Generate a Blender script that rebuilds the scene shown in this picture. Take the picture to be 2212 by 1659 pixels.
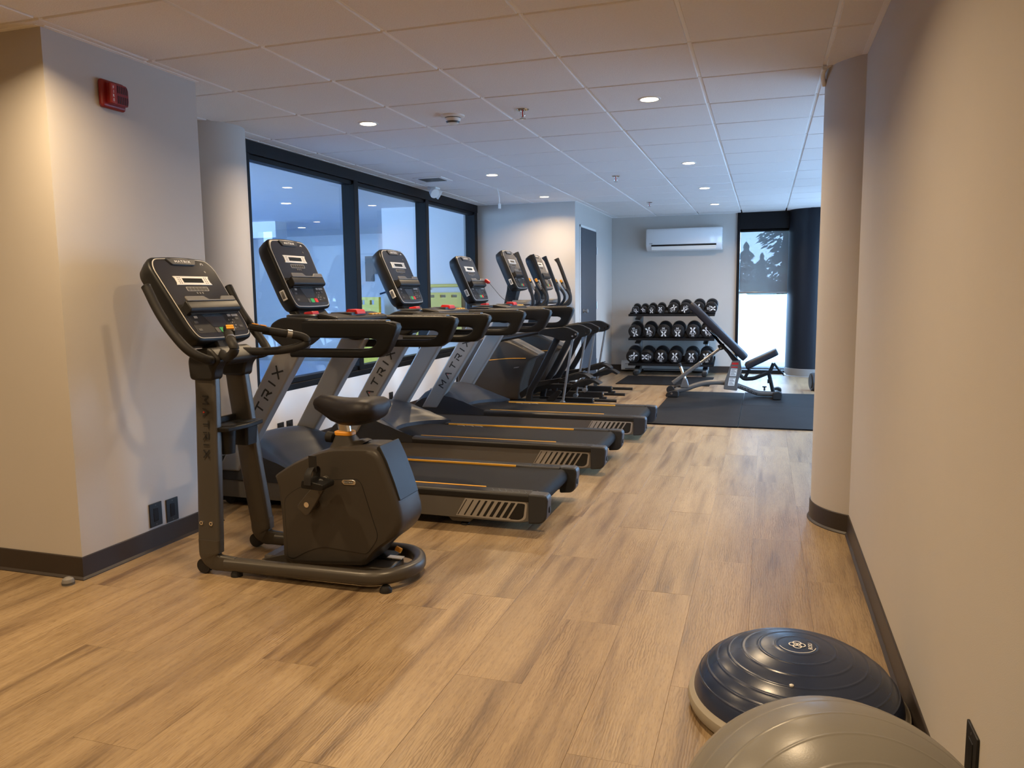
import bpy, bmesh, math, random
from mathutils import Vector, Matrix
random.seed(7)
for _o in list(bpy.data.objects):
    bpy.data.objects.remove(_o)
SC = bpy.context.scene
COL = SC.collection
CEIL = 2.356

# ------------------------------------------------------------------ camera
def setup_camera():
    yaw, pitch, roll, f = 0.31432, -0.11834, -0.011484, 1678.4
    cy, sy, cp, sp = math.cos(yaw), math.sin(yaw), math.cos(pitch), math.sin(pitch)
    fwd = Vector((-sy * cp, cy * cp, sp)); right = Vector((cy, sy, 0)); up = right.cross(fwd)
    r2 = math.cos(roll) * right + math.sin(roll) * up
    u2 = -math.sin(roll) * right + math.cos(roll) * up
    cam = bpy.data.cameras.new('camera'); o = bpy.data.objects.new('camera', cam); COL.objects.link(o)
    m = Matrix((r2, u2, -fwd)).transposed().to_4x4(); m.translation = Vector((0, 0, 1.2516))
    o.matrix_world = m
    cam.sensor_fit = 'HORIZONTAL'; cam.sensor_width = 36.0; cam.lens = f / 2212 * 36.0
    cam.clip_start = 0.05; cam.clip_end = 200
    SC.camera = o
setup_camera()

# ------------------------------------------------------------------ world, exposure
WORLD_STRENGTH = 12.5
LAMP_POWER = 24.0
LAMP_COLOR = (1.0, 0.735, 0.44)
w = bpy.data.worlds.new('sky'); SC.world = w; w.use_nodes = True
_bg = w.node_tree.nodes['Background']
_bg.inputs['Color'].default_value = (0.38, 0.63, 1.0, 1)
_bg.inputs['Strength'].default_value = WORLD_STRENGTH
vs = SC.view_settings
vs.view_transform = 'Standard'; vs.look = 'None'; vs.gamma = 1.0; vs.use_curve_mapping = False
vs.exposure = 0.0
try:
    SC.cycles.use_denoising = True; SC.cycles.use_adaptive_sampling = True; SC.cycles.adaptive_threshold = 0.03
    SC.cycles.max_bounces = 10; SC.cycles.diffuse_bounces = 6; SC.cycles.glossy_bounces = 4
    SC.cycles.transparent_max_bounces = 12
    SC.cycles.sample_clamp_indirect = 6.0
    SC.cycles.caustics_reflective = False; SC.cycles.caustics_refractive = False
except Exception:
    pass

# ------------------------------------------------------------------ materials
def mat(name, color, rough=0.5, metal=0.0, bump=0.0, bscale=200.0, var=0.0, vscale=6.0, spec=0.5, emit=None, estr=0.0, coat=0.0, stretch=(1, 1, 1)):
    m = bpy.data.materials.new(name); m.use_nodes = True
    nt = m.node_tree; b = nt.nodes['Principled BSDF']
    b.inputs['Base Color'].default_value = (*color, 1)
    b.inputs['Roughness'].default_value = rough
    b.inputs['Metallic'].default_value = metal
    b.inputs['Specular IOR Level'].default_value = spec
    if coat:
        b.inputs['Coat Weight'].default_value = coat; b.inputs['Coat Roughness'].default_value = 0.08
    tc = nt.nodes.new('ShaderNodeTexCoord')
    mp = nt.nodes.new('ShaderNodeMapping'); mp.inputs['Scale'].default_value = stretch
    nt.links.new(tc.outputs['Object'], mp.inputs['Vector'])
    if bump:
        n = nt.nodes.new('ShaderNodeTexNoise'); n.inputs['Scale'].default_value = bscale; n.inputs['Detail'].default_value = 3
        bp = nt.nodes.new('ShaderNodeBump'); bp.inputs['Strength'].default_value = bump; bp.inputs['Distance'].default_value = 0.002
        nt.links.new(mp.outputs[0], n.inputs['Vector'])
        nt.links.new(n.outputs['Fac'], bp.inputs['Height']); nt.links.new(bp.outputs[0], b.inputs['Normal'])
    n2 = nt.nodes.new('ShaderNodeTexNoise'); n2.inputs['Scale'].default_value = vscale; n2.inputs['Detail'].default_value = 4
    nt.links.new(mp.outputs[0], n2.inputs['Vector'])
    mx = nt.nodes.new('ShaderNodeMix'); mx.data_type = 'RGBA'
    v = max(var, 0.02)
    mx.inputs['A'].default_value = (*[max(0, c * (1 - v)) for c in color], 1)
    mx.inputs['B'].default_value = (*[min(1, c * (1 + v)) for c in color], 1)
    nt.links.new(n2.outputs['Fac'], mx.inputs['Factor']); nt.links.new(mx.outputs['Result'], b.inputs['Base Color'])
    if emit:
        b.inputs['Emission Color'].default_value = (*emit, 1); b.inputs['Emission Strength'].default_value = estr
    return m

M = {}
M['wall'] = mat('painted_wall', (0.50, 0.468, 0.430), 0.75, bump=0.12, bscale=350, var=0.02)
M['wall_white'] = mat('white_wall', (0.80, 0.80, 0.80), 0.7, bump=0.1, bscale=350)
M['tile'] = mat('ceiling_tile', (0.80, 0.78, 0.76), 0.95, bump=0.7, bscale=160, var=0.05, vscale=90)
M['tee'] = mat('ceiling_tee', (0.92, 0.92, 0.91), 0.35)
M['base'] = mat('vinyl_baseboard', (0.028, 0.020, 0.016), 0.42, bump=0.05)
M['black'] = mat('black_plastic', (0.011, 0.011, 0.0115), 0.40, spec=0.22, bump=0.12, bscale=900)
M['black_soft'] = mat('black_rubber', (0.014, 0.013, 0.013), 0.62, spec=0.28, bump=0.2, bscale=700)
M['charcoal'] = mat('charcoal_plastic', (0.020, 0.019, 0.019), 0.42, spec=0.2, bump=0.1, bscale=900)
M['slate'] = mat('slate_plastic', (0.034, 0.036, 0.042), 0.38, spec=0.28, bump=0.08, bscale=900)
M['silver'] = mat('silver_paint', (0.27, 0.265, 0.26), 0.42, 0.35, bump=0.03)
M['panel_grey'] = mat('dark_grey_panel', (0.125, 0.118, 0.110), 0.48, 0.2)
M['light_grey'] = mat('light_grey_line', (0.36, 0.34, 0.32), 0.45, 0.2)
M['bike'] = mat('bronze_black_paint', (0.046, 0.040, 0.034), 0.40, 0.1, spec=0.28, bump=0.10, bscale=900)
M['bike_frame'] = mat('dark_steel_paint', (0.062, 0.055, 0.047), 0.36, 0.25, bump=0.04, bscale=900)
M['chrome'] = mat('chrome', (0.75, 0.75, 0.75), 0.12, 1.0)
M['steel'] = mat('brushed_steel', (0.45, 0.45, 0.45), 0.30, 1.0)
M['orange'] = mat('orange_plastic', (0.85, 0.36, 0.03), 0.45)
M['yellow_rail'] = mat('amber_rail', (0.80, 0.40, 0.035), 0.45)
M['red'] = mat('red_plastic', (0.62, 0.02, 0.02), 0.35)
M['green'] = mat('green_key', (0.03, 0.36, 0.10), 0.4)
M['white'] = mat('white_plastic', (0.78, 0.77, 0.74), 0.35)
M['white_gloss'] = mat('glossy_white_plastic', (0.80, 0.81, 0.82), 0.12, coat=0.5)
M['bezel'] = mat('silver_bezel', (0.66, 0.64, 0.60), 0.35, 0.1)
M['screen'] = mat('lcd_screen', (0.020, 0.022, 0.018), 0.10)
M['glossy_panel'] = mat('glossy_console_panel', (0.020, 0.019, 0.019), 0.16, coat=0.4, var=0.3, vscale=14)
M['key'] = mat('console_key', (0.07, 0.068, 0.066), 0.4)
M['ink'] = mat('black_ink', (0.006, 0.006, 0.006), 0.5)
M['white_ink'] = mat('white_ink', (0.78, 0.78, 0.77), 0.5)
M['red_ink'] = mat('red_ink', (0.5, 0.02, 0.01), 0.5)
M['belt'] = mat('running_belt', (0.012, 0.0115, 0.0115), 0.65, spec=0.12, bump=0.3, bscale=500, var=0.2, vscale=30)
M['rubber'] = mat('rubber_tile', (0.011, 0.011, 0.012), 0.70, spec=0.10, bump=0.35, bscale=60, var=0.5, vscale=3.5)
M['urethane'] = mat('black_urethane', (0.010, 0.010, 0.011), 0.42, bump=0.05)
M['vinyl'] = mat('upholstery_vinyl', (0.016, 0.015, 0.019), 0.45, spec=0.2, bump=0.25, bscale=500)
M['bench_grey'] = mat('bench_steel_paint', (0.16, 0.155, 0.15), 0.35, 0.4)
M['fire'] = mat('fire_red', (0.22, 0.010, 0.010), 0.4)
M['fire_light'] = mat('fire_lens_red', (0.36, 0.03, 0.02), 0.3)
M['door'] = mat('door_paint', (0.055, 0.062, 0.075), 0.45)
M['frame_black'] = mat('black_aluminium', (0.006, 0.006, 0.007), 0.45, 0.0, spec=0.2)
M['navy'] = mat('dark_column_paint', (0.009, 0.011, 0.016), 0.42, spec=0.25)
M['cove'] = mat('grey_cove_base', (0.20, 0.19, 0.18), 0.5)
M['blue_dome'] = mat('blue_rubber_dome', (0.018, 0.030, 0.072), 0.27, bump=0.05, bscale=400, var=0.15)
M['grey_rim'] = mat('grey_platform', (0.30, 0.27, 0.22), 0.5)
M['ball'] = mat('grey_ball_vinyl', (0.205, 0.196, 0.178), 0.33, bump=0.05, bscale=300, var=0.05)
M['heater'] = mat('heater_enamel', (0.72, 0.72, 0.70), 0.4)
M['board_yellow'] = mat('yellow_plastic', (0.62, 0.50, 0.03), 0.4)
M['water'] = mat('pool_water', (0.02, 0.16, 0.42), 0.05)
M['deck'] = mat('pool_deck', (0.38, 0.37, 0.37), 0.5, bump=0.2, bscale=30, var=0.1)
M['snow'] = mat('snow_ground', (0.62, 0.63, 0.65), 0.9, bump=0.3, bscale=3)
M['leaf'] = mat('conifer_foliage', (0.05, 0.075, 0.06), 0.9, var=0.5, vscale=2)
M['bark'] = mat('bark', (0.06, 0.045, 0.035), 0.9)
M['car'] = mat('car_paint', (0.20, 0.22, 0.25), 0.25)
M['clear'] = mat('clear_plastic', (0.55, 0.57, 0.55), 0.15)

def glass_mat(name, ior, tint):
    m = bpy.data.materials.new(name); m.use_nodes = True; nt = m.node_tree
    for n in list(nt.nodes): nt.nodes.remove(n)
    out = nt.nodes.new('ShaderNodeOutputMaterial'); mix = nt.nodes.new('ShaderNodeMixShader')
    tr = nt.nodes.new('ShaderNodeBsdfTransparent'); gl = nt.nodes.new('ShaderNodeBsdfGlossy'); fr = nt.nodes.new('ShaderNodeFresnel')
    tr.inputs['Color'].default_value = (*tint, 1); gl.inputs['Roughness'].default_value = 0.0; fr.inputs['IOR'].default_value = ior
    ge = nt.nodes.new('ShaderNodeNewGeometry'); mr = nt.nodes.new('ShaderNodeMapRange')  # thin pane: same reflectance from both sides
    mr.inputs['To Min'].default_value = ior; mr.inputs['To Max'].default_value = 1.0 / ior
    nt.links.new(ge.outputs['Backfacing'], mr.inputs['Value']); nt.links.new(mr.outputs[0], fr.inputs['IOR'])
    nt.links.new(fr.outputs[0], mix.inputs[0]); nt.links.new(tr.outputs[0], mix.inputs[1]); nt.links.new(gl.outputs[0], mix.inputs[2])
    nt.links.new(mix.outputs[0], out.inputs[0])
    return m
M['glass_int'] = glass_mat('interior_glass', 1.75, (0.92, 0.95, 0.98))
M['glass_ext'] = glass_mat('window_glass', 1.5, (0.92, 0.95, 0.95))

def shade_mat():
    m = bpy.data.materials.new('screen_shade_fabric'); m.use_nodes = True; nt = m.node_tree
    b = nt.nodes['Principled BSDF']; b.inputs['Base Color'].default_value = (0.20, 0.21, 0.22, 1); b.inputs['Roughness'].default_value = 0.8
    out = nt.nodes['Material Output']; tr = nt.nodes.new('ShaderNodeBsdfTransparent'); mix = nt.nodes.new('ShaderNodeMixShader')
    tl = nt.nodes.new('ShaderNodeBsdfTranslucent'); tl.inputs['Color'].default_value = (0.30, 0.32, 0.34, 1)
    m2 = nt.nodes.new('ShaderNodeMixShader'); m2.inputs[0].default_value = 0.05
    nt.links.new(b.outputs[0], m2.inputs[1]); nt.links.new(tl.outputs[0], m2.inputs[2])
    wv = nt.nodes.new('ShaderNodeTexNoise'); wv.inputs['Scale'].default_value = 900
    tc = nt.nodes.new('ShaderNodeTexCoord'); nt.links.new(tc.outputs['Object'], wv.inputs['Vector'])
    mr = nt.nodes.new('ShaderNodeMapRange'); mr.inputs['To Min'].default_value = 0.68; mr.inputs['To Max'].default_value = 0.72
    nt.links.new(wv.outputs['Fac'], mr.inputs['Value']); nt.links.new(mr.outputs[0], mix.inputs[0])
    nt.links.new(tr.outputs[0], mix.inputs[1]); nt.links.new(m2.outputs[0], mix.inputs[2]); nt.links.new(mix.outputs[0], out.inputs[0])
    return m
M['shade'] = shade_mat()

def wood_mat():
    m = bpy.data.materials.new('oak_vinyl_plank'); m.use_nodes = True; nt = m.node_tree; N = nt.nodes; L = nt.links
    b = N['Principled BSDF']
    tc = N.new('ShaderNodeTexCoord'); oi = N.new('ShaderNodeObjectInfo')
    off = N.new('ShaderNodeVectorMath'); off.operation = 'SCALE'; cmb = N.new('ShaderNodeCombineXYZ')
    for i in range(3): L.new(oi.outputs['Random'], cmb.inputs[i])
    off.inputs['Scale'].default_value = 37.0; L.new(cmb.outputs[0], off.inputs[0])
    add = N.new('ShaderNodeVectorMath'); add.operation = 'ADD'; L.new(tc.outputs['Object'], add.inputs[0]); L.new(off.outputs[0], add.inputs[1])
    def mapped(s):
        mp = N.new('ShaderNodeMapping'); mp.inputs['Scale'].default_value = s; L.new(add.outputs[0], mp.inputs['Vector']); return mp
    # broad tone
    n1 = N.new('ShaderNodeTexNoise'); n1.inputs['Scale'].default_value = 1.0; n1.inputs['Detail'].default_value = 3; n1.inputs['Distortion'].default_value = 0.4
    L.new(mapped((12, 0.85, 1)).outputs[0], n1.inputs['Vector'])
    # cathedral rings, only in patches
    wv = N.new('ShaderNodeTexWave'); wv.wave_type = 'BANDS'; wv.bands_direction = 'X'; wv.inputs['Scale'].default_value = 14.0
    wv.inputs['Distortion'].default_value = 9.0; wv.inputs['Detail'].default_value = 2.5; wv.inputs['Detail Scale'].default_value = 1.3
    L.new(mapped((2.2, 0.50, 1)).outputs[0], wv.inputs['Vector'])
    nm = N.new('ShaderNodeTexNoise'); nm.inputs['Scale'].default_value = 1.0; nm.inputs['Detail'].default_value = 2
    L.new(mapped((8, 2.2, 1)).outputs[0], nm.inputs['Vector'])
    msk = N.new('ShaderNodeMapRange'); msk.inputs['From Min'].default_value = 0.50; msk.inputs['From Max'].default_value = 0.64
    L.new(nm.outputs['Fac'], msk.inputs['Value'])
    # fine grain and short pores
    n2 = N.new('ShaderNodeTexNoise'); n2.inputs['Scale'].default_value = 1.0; n2.inputs['Detail'].default_value = 5; n2.inputs['Roughness'].default_value = 0.65
    L.new(mapped((90, 6, 1)).outputs[0], n2.inputs['Vector'])
    n3 = N.new('ShaderNodeTexNoise'); n3.inputs['Scale'].default_value = 1.0; n3.inputs['Detail'].default_value = 3
    L.new(mapped((420, 30, 1)).outputs[0], n3.inputs['Vector'])
    cr = N.new('ShaderNodeValToRGB'); e = cr.color_ramp.elements
    e[0].position = 0.30; e[0].color = (0.155, 0.100, 0.057, 1); e[1].position = 0.60; e[1].color = (0.345, 0.247, 0.140, 1)
    x = cr.color_ramp.elements.new(0.44); x.color = (0.285, 0.199, 0.111, 1)
    L.new(n1.outputs['Fac'], cr.inputs[0])
    c2 = N.new('ShaderNodeValToRGB'); e = c2.color_ramp.elements
    e[0].position = 0.06; e[0].color = (0.68, 0.63, 0.58, 1); e[1].position = 0.34; e[1].color = (1, 1, 1, 1)
    L.new(wv.outputs['Fac'], c2.inputs[0])
    c3 = N.new('ShaderNodeValToRGB'); e = c3.color_ramp.elements
    e[0].position = 0.34; e[0].color = (0.74, 0.71, 0.68, 1); e[1].position = 0.56; e[1].color = (1.0, 1.0, 1.0, 1)
    L.new(n2.outputs['Fac'], c3.inputs[0])
    c4 = N.new('ShaderNodeValToRGB'); e = c4.color_ramp.elements
    e[0].position = 0.34; e[0].color = (0.72, 0.68, 0.64, 1); e[1].position = 0.46; e[1].color = (1.0, 1.0, 1.0, 1)
    L.new(n3.outputs['Fac'], c4.inputs[0])
    def mul(a_, b_, fac):
        m_ = N.new('ShaderNodeMix'); m_.data_type = 'RGBA'; m_.blend_type = 'MULTIPLY'
        if hasattr(fac, 'links'): L.new(fac, m_.inputs['Factor'])
        else: m_.inputs['Factor'].default_value = fac
        L.new(a_, m_.inputs['A']); L.new(b_, m_.inputs['B']); return m_
    m1 = mul(cr.outputs[0], c2.outputs[0], msk.outputs[0])
    m3 = mul(m1.outputs['Result'], c4.outputs[0], 0.95)
    m2 = mul(m3.outputs['Result'], c3.outputs[0], 0.75)
    # per plank tone
    hsv = N.new('ShaderNodeHueSaturation'); mr = N.new('ShaderNodeMapRange'); mr.inputs['To Min'].default_value = 0.94; mr.inputs['To Max'].default_value = 1.06
    L.new(oi.outputs['Random'], mr.inputs['Value']); L.new(mr.outputs[0], hsv.inputs['Value']); L.new(m2.outputs['Result'], hsv.inputs['Color'])
    L.new(hsv.outputs[0], b.inputs['Base Color'])
    rr = N.new('ShaderNodeMapRange'); rr.inputs['To Min'].default_value = 0.30; rr.inputs['To Max'].default_value = 0.46
    L.new(n2.outputs['Fac'], rr.inputs['Value']); L.new(rr.outputs[0], b.inputs['Roughness'])
    ad = N.new('ShaderNodeMath'); ad.operation = 'ADD'; sc = N.new('ShaderNodeMath'); sc.operation = 'MULTIPLY'; sc.inputs[1].default_value = 0.5
    L.new(wv.outputs['Fac'], sc.inputs[0]); L.new(sc.outputs[0], ad.inputs[0]); L.new(n2.outputs['Fac'], ad.inputs[1])
    bp = N.new('ShaderNodeBump'); bp.inputs['Strength'].default_value = 0.28; bp.inputs['Distance'].default_value = 0.0012
    L.new(ad.outputs[0], bp.inputs['Height']); L.new(bp.outputs[0], b.inputs['Normal'])
    b.inputs['Specular IOR Level'].default_value = 0.5
    return m
M['wood'] = wood_mat()

def grip_mat():
    m = mat('ribbed_grip', (0.030, 0.027, 0.024), 0.34); nt = m.node_tree; b = nt.nodes['Principled BSDF']
    wv = nt.nodes.new('ShaderNodeTexWave'); wv.bands_direction = 'X'; wv.inputs['Scale'].default_value = 45
    tc = nt.nodes.new('ShaderNodeTexCoord'); nt.links.new(tc.outputs['Object'], wv.inputs['Vector'])
    bp = nt.nodes.new('ShaderNodeBump'); bp.inputs['Strength'].default_value = 0.8; bp.inputs['Distance'].default_value = 0.002
    nt.links.new(wv.outputs['Fac'], bp.inputs['Height']); nt.links.new(bp.outputs[0], b.inputs['Normal'])
    return m
M['grip'] = grip_mat()
def emit_mat(name, col, s):
    m = bpy.data.materials.new(name); m.use_nodes = True; b = m.node_tree.nodes['Principled BSDF']
    b.inputs['Base Color'].default_value = (0.9, 0.9, 0.9, 1); b.inputs['Emission Color'].default_value = (*col, 1); b.inputs['Emission Strength'].default_value = s
    return m
M['lamp_warm'] = emit_mat('warm_led_disc', (1.0, 0.80, 0.52), 14)
M['lamp_cool'] = emit_mat('cool_led_disc', (1.0, 0.92, 0.80), 12)
# ------------------------------------------------------------------ geometry helpers
class MB:
    def __init__(s): s.v = []; s.f = []
    def add(s, vs, fs):
        n = len(s.v); s.v += [tuple(p) for p in vs]; s.f += [tuple(i + n for i in f) for f in fs]; return s
    def box(s, x0, x1, y0, y1, z0, z1):
        return s.add([(x0, y0, z0), (x1, y0, z0), (x1, y1, z0), (x0, y1, z0), (x0, y0, z1), (x1, y0, z1), (x1, y1, z1), (x0, y1, z1)],
                     [(0, 3, 2, 1), (4, 5, 6, 7), (0, 1, 5, 4), (1, 2, 6, 5), (2, 3, 7, 6), (3, 0, 4, 7)])
    def loft(s, secs, cap=True, closed=False):
        n = len(secs[0]); vs = [p for q in secs for p in q]; fs = []; k = len(secs)
        for i in range(k if closed else k - 1):
            a = i * n; b = ((i + 1) % k) * n
            for j in range(n):
                j2 = (j + 1) % n; fs.append((a + j, a + j2, b + j2, b + j))
        if cap and not closed:
            fs.append(tuple(range(n - 1, -1, -1))); fs.append(tuple(range((k - 1) * n, k * n)))
        return s.add(vs, fs)
    def prism(s, poly, fn, c0, c1):
        # poly: 2-D outline, fn(a, b, c) -> 3-D, extruded from c0 to c1
        return s.loft([[fn(a, b, c0) for a, b in poly], [fn(a, b, c1) for a, b in poly]])
    def sweep(s, path, prof, hint=(0, 1, 0), closed=False, scale=None):
        path = [Vector(p) for p in path]; k = len(path); secs = []
        for i, p in enumerate(path):
            if closed: t = path[(i + 1) % k] - path[i - 1]
            elif i == 0: t = path[1] - path[0]
            elif i == k - 1: t = path[-1] - path[-2]
            else: t = (path[i + 1] - p).normalized() + (p - path[i - 1]).normalized()
            t.normalize(); b = Vector(hint); b = (b - t * b.dot(t))
            if b.length < 1e-4: b = t.orthogonal()
            b.normalize(); n = t.cross(b); sc = scale[i] if scale else 1.0
            secs.append([p + (b * u + n * v) * sc for u, v in prof])
        return s.loft(secs, True, closed)
    def tube(s, path, r, seg=12, hint=(0, 1, 0), closed=False, scale=None):
        return s.sweep(path, [(r * math.cos(2 * math.pi * i / seg), r * math.sin(2 * math.pi * i / seg)) for i in range(seg)], hint, closed, scale)
    def cyl(s, a, b, r, seg=20, r2=None):
        a = Vector(a); b = Vector(b); t = (b - a).normalized(); u = t.orthogonal().normalized(); v = t.cross(u)
        r2 = r if r2 is None else r2
        ring = lambda c, q: [c + (u * math.cos(2 * math.pi * i / seg) + v * math.sin(2 * math.pi * i / seg)) * q for i in range(seg)]
        return s.loft([ring(a, r), ring(b, r2)])
    def lathe(s, prof, c=(0, 0, 0), ax=(0, 0, 1), seg=32):
        c = Vector(c); ax = Vector(ax).normalized(); u = ax.orthogonal().normalized(); v = ax.cross(u); secs = []
        for r, h in prof:
            r = max(r, 1e-5)
            secs.append([c + ax * h + (u * math.cos(2 * math.pi * i / seg) + v * math.sin(2 * math.pi * i / seg)) * r for i in range(seg)])
        return s.loft(secs)
    def obj(s, name, material, parent=None, bevel=0.0, smooth=True, seg=2, angle=35, loc=None):
        me = bpy.data.meshes.new(name); me.from_pydata(s.v, [], s.f); me.update()
        bm = bmesh.new(); bm.from_mesh(me); bmesh.ops.recalc_face_normals(bm, faces=bm.faces); bm.to_mesh(me); bm.free()
        me.materials.append(M[material] if isinstance(material, str) else material)
        o = bpy.data.objects.new(name, me); COL.objects.link(o)
        if parent: o.parent = parent
        if loc: o.location = loc
        if smooth:
            for p in me.polygons: p.use_smooth = True
            me.set_sharp_from_angle(angle=math.radians(angle))
        if bevel:
            b = o.modifiers.new('bevel', 'BEVEL'); b.width = bevel; b.segments = seg; b.limit_method = 'ANGLE'; b.angle_limit = math.radians(35)
            b.use_clamp_overlap = True
        return o
def rect_prof(w, h, r, seg=3):
    pts = []
    for cx, cy, a0 in ((w / 2 - r, h / 2 - r, 0), (-w / 2 + r, h / 2 - r, 90), (-w / 2 + r, -h / 2 + r, 180), (w / 2 - r, -h / 2 + r, 270)):
        for i in range(seg + 1):
            a = math.radians(a0 + 90 * i / seg); pts.append((cx + r * math.cos(a), cy + r * math.sin(a)))
    return pts
def fillet(pts, r, seg=5, closed=False):
    # round the corners of a polyline (2-D or 3-D); r may be a number or a list
    P = [Vector(p) for p in pts]; n = len(P); out = []
    for i in range(n):
        rr = r[i] if isinstance(r, (list, tuple)) else r
        if (not closed and i in (0, n - 1)) or rr <= 0: out.append(P[i]); continue
        a = P[i - 1] - P[i]; b = P[(i + 1) % n] - P[i]; la, lb = a.length, b.length
        d = min(rr, la * 0.48, lb * 0.48); A = P[i] + a / la * d; B = P[i] + b / lb * d
        for k in range(seg + 1):
            t = k / seg; out.append(A * (1 - t) ** 2 + P[i] * 2 * t * (1 - t) + B * t * t)
    return [tuple(p) for p in out]
def spline(pts, seg=6, closed=False):
    P = [Vector(p) for p in pts]; n = len(P); out = []
    for i in range(n if closed else n - 1):
        p1, p2 = P[i], P[(i + 1) % n]
        p0 = P[i - 1] if (closed or i > 0) else p1 * 2 - p2
        p3 = P[(i + 2) % n] if (closed or i + 2 < n) else p2 * 2 - p1
        for k in range(seg):
            t = k / seg
            out.append(tuple(0.5 * ((2 * p1) + (p2 - p0) * t + (2 * p0 - 5 * p1 + 4 * p2 - p3) * t * t + (3 * p1 - p0 - 3 * p2 + p3) * t ** 3)))
    if not closed: out.append(tuple(P[-1]))
    return out
XZ = lambda a, b, c: (a, c, b)
XY = lambda a, b, c: (a, b, c)
YZ = lambda a, b, c: (c, a, b)
def circ(r, seg=20, cx=0, cy=0): return [(cx + r * math.cos(2 * math.pi * i / seg), cy + r * math.sin(2 * math.pi * i / seg)) for i in range(seg)]

def tag(o, label=None, cat=None, group=None, kind=None):
    if label: o['label'] = label
    if cat: o['category'] = cat
    if group: o['group'] = group
    if kind: o['kind'] = kind
    return o
def thing(name, label, cat, loc=(0, 0, 0), rz=0.0, group=None):
    o = bpy.data.objects.new(name, None); COL.objects.link(o); o.location = loc; o.rotation_euler = (0, 0, rz); o.empty_display_size = 0.1
    return tag(o, label, cat, group)
def struct(o, label=None): return tag(o, label, None, None, 'structure')
def copy_tree(o, parent=None):
    c = o.copy(); COL.objects.link(c); c.parent = parent
    for ch in list(o.children): copy_tree(ch, c)
    return c

# ------------------------------------------------------------------ lettering
_FONT = {}
def text2d(s):
    # the built-in typeface as a flat 2-D mesh, scaled so that the letters are 1 high, centred
    if s in _FONT: return _FONT[s]
    cu = bpy.data.curves.new('t', 'FONT'); cu.body = s; cu.align_x = 'LEFT'; cu.resolution_u = 2; cu.offset = 0.012
    ob = bpy.data.objects.new('t', cu); COL.objects.link(ob)
    dg = bpy.context.evaluated_depsgraph_get(); me = bpy.data.meshes.new_from_object(ob.evaluated_get(dg))
    vs = [(v.co.x, v.co.y) for v in me.vertices]; fs = [tuple(p.vertices) for p in me.polygons]
    bpy.data.objects.remove(ob); bpy.data.curves.remove(cu); bpy.data.meshes.remove(me)
    xs = [v[0] for v in vs]; ys = [v[1] for v in vs]; h = max(ys) - min(ys)
    cx = (max(xs) + min(xs)) / 2; cy = (max(ys) + min(ys)) / 2
    _FONT[s] = ([((x - cx) / h, (y - cy) / h) for x, y in vs], fs, (max(xs) - min(xs)) / h); return _FONT[s]
def put_text(mb, s, fn, size, a=0, b=0, c=0, wide=1.0):
    vs, fs, wd = text2d(s)
    mb.add([fn(a + x * size * wide, b + y * size, c) for x, y in vs], fs)
def stroke(p, q, t):
    p = Vector(p); q = Vector(q); d = (q - p).normalized(); n = Vector((-d.y, d.x)) * t / 2
    return [tuple(p - n), tuple(q - n), tuple(q + n), tuple(p + n)]
WIDE = {'M': (1.25, [((.1, 0), (.1, 1)), ((.1, .95), (.62, .35)), ((.62, .35), (1.15, .95)), ((1.15, 0), (1.15, 1))]),
        'A': (1.2, [((.05, 0), (.6, .98)), ((.6, .98), (1.15, 0))]),
        'T': (1.15, [((0, .9), (1.15, .9)), ((.57, 0), (.57, .9))]),
        'R': (1.15, [((.1, 0), (.1, .62)), ((.0, .9), (.85, .9)), ((.93, .95), (.93, .45)), ((.35, .42), (1.0, .42)), ((.55, .45), (1.1, 0))]),
        'I': (.35, [((.17, 0), (.17, 1))]),
        'X': (1.2, [((.05, 0), (1.15, 1)), ((.05, 1), (1.15, 0))])}
def wide_word(mb, word, fn, size, gap=0.45, t=0.19, a=0, b=0, c=0):
    tot = sum(WIDE[k][0] for k in word) + gap * (len(word) - 1); x = -tot / 2
    for k in word:
        wd, st = WIDE[k]
        for p, q in st:
            quad = stroke((p[0] + x, p[1] - .5), (q[0] + x, q[1] - .5), t)
            mb.add([fn(a + u * size, b + v * size, c) for u, v in quad], [(0, 1, 2, 3)])
        x += wd + gap
    return tot * size

def word_objs(word, fn, size, gap, t, a, b, c, material, parent):
    tot = sum(WIDE[k][0] for k in word) + gap * (len(word) - 1); x = -tot / 2
    for k in word:
        mb = MB()
        for p, q in WIDE[k][1]:
            mb.add([fn(a + u * size, b + v * size, c) for u, v in stroke((p[0] + x, p[1] - .5), (q[0] + x, q[1] - .5), t)], [(0, 1, 2, 3)])
        mb.obj('letter', material, parent, smooth=False)
        x += WIDE[k][0] + gap
# ------------------------------------------------------------------ the setting
def box_obj(name, x0, x1, y0, y1, z0, z1, m, parent=None, bevel=0.0):
    return MB().box(x0, x1, y0, y1, z0, z1).obj(name, m, parent, bevel, smooth=bool(bevel))
H = CEIL + 0.12
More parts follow.
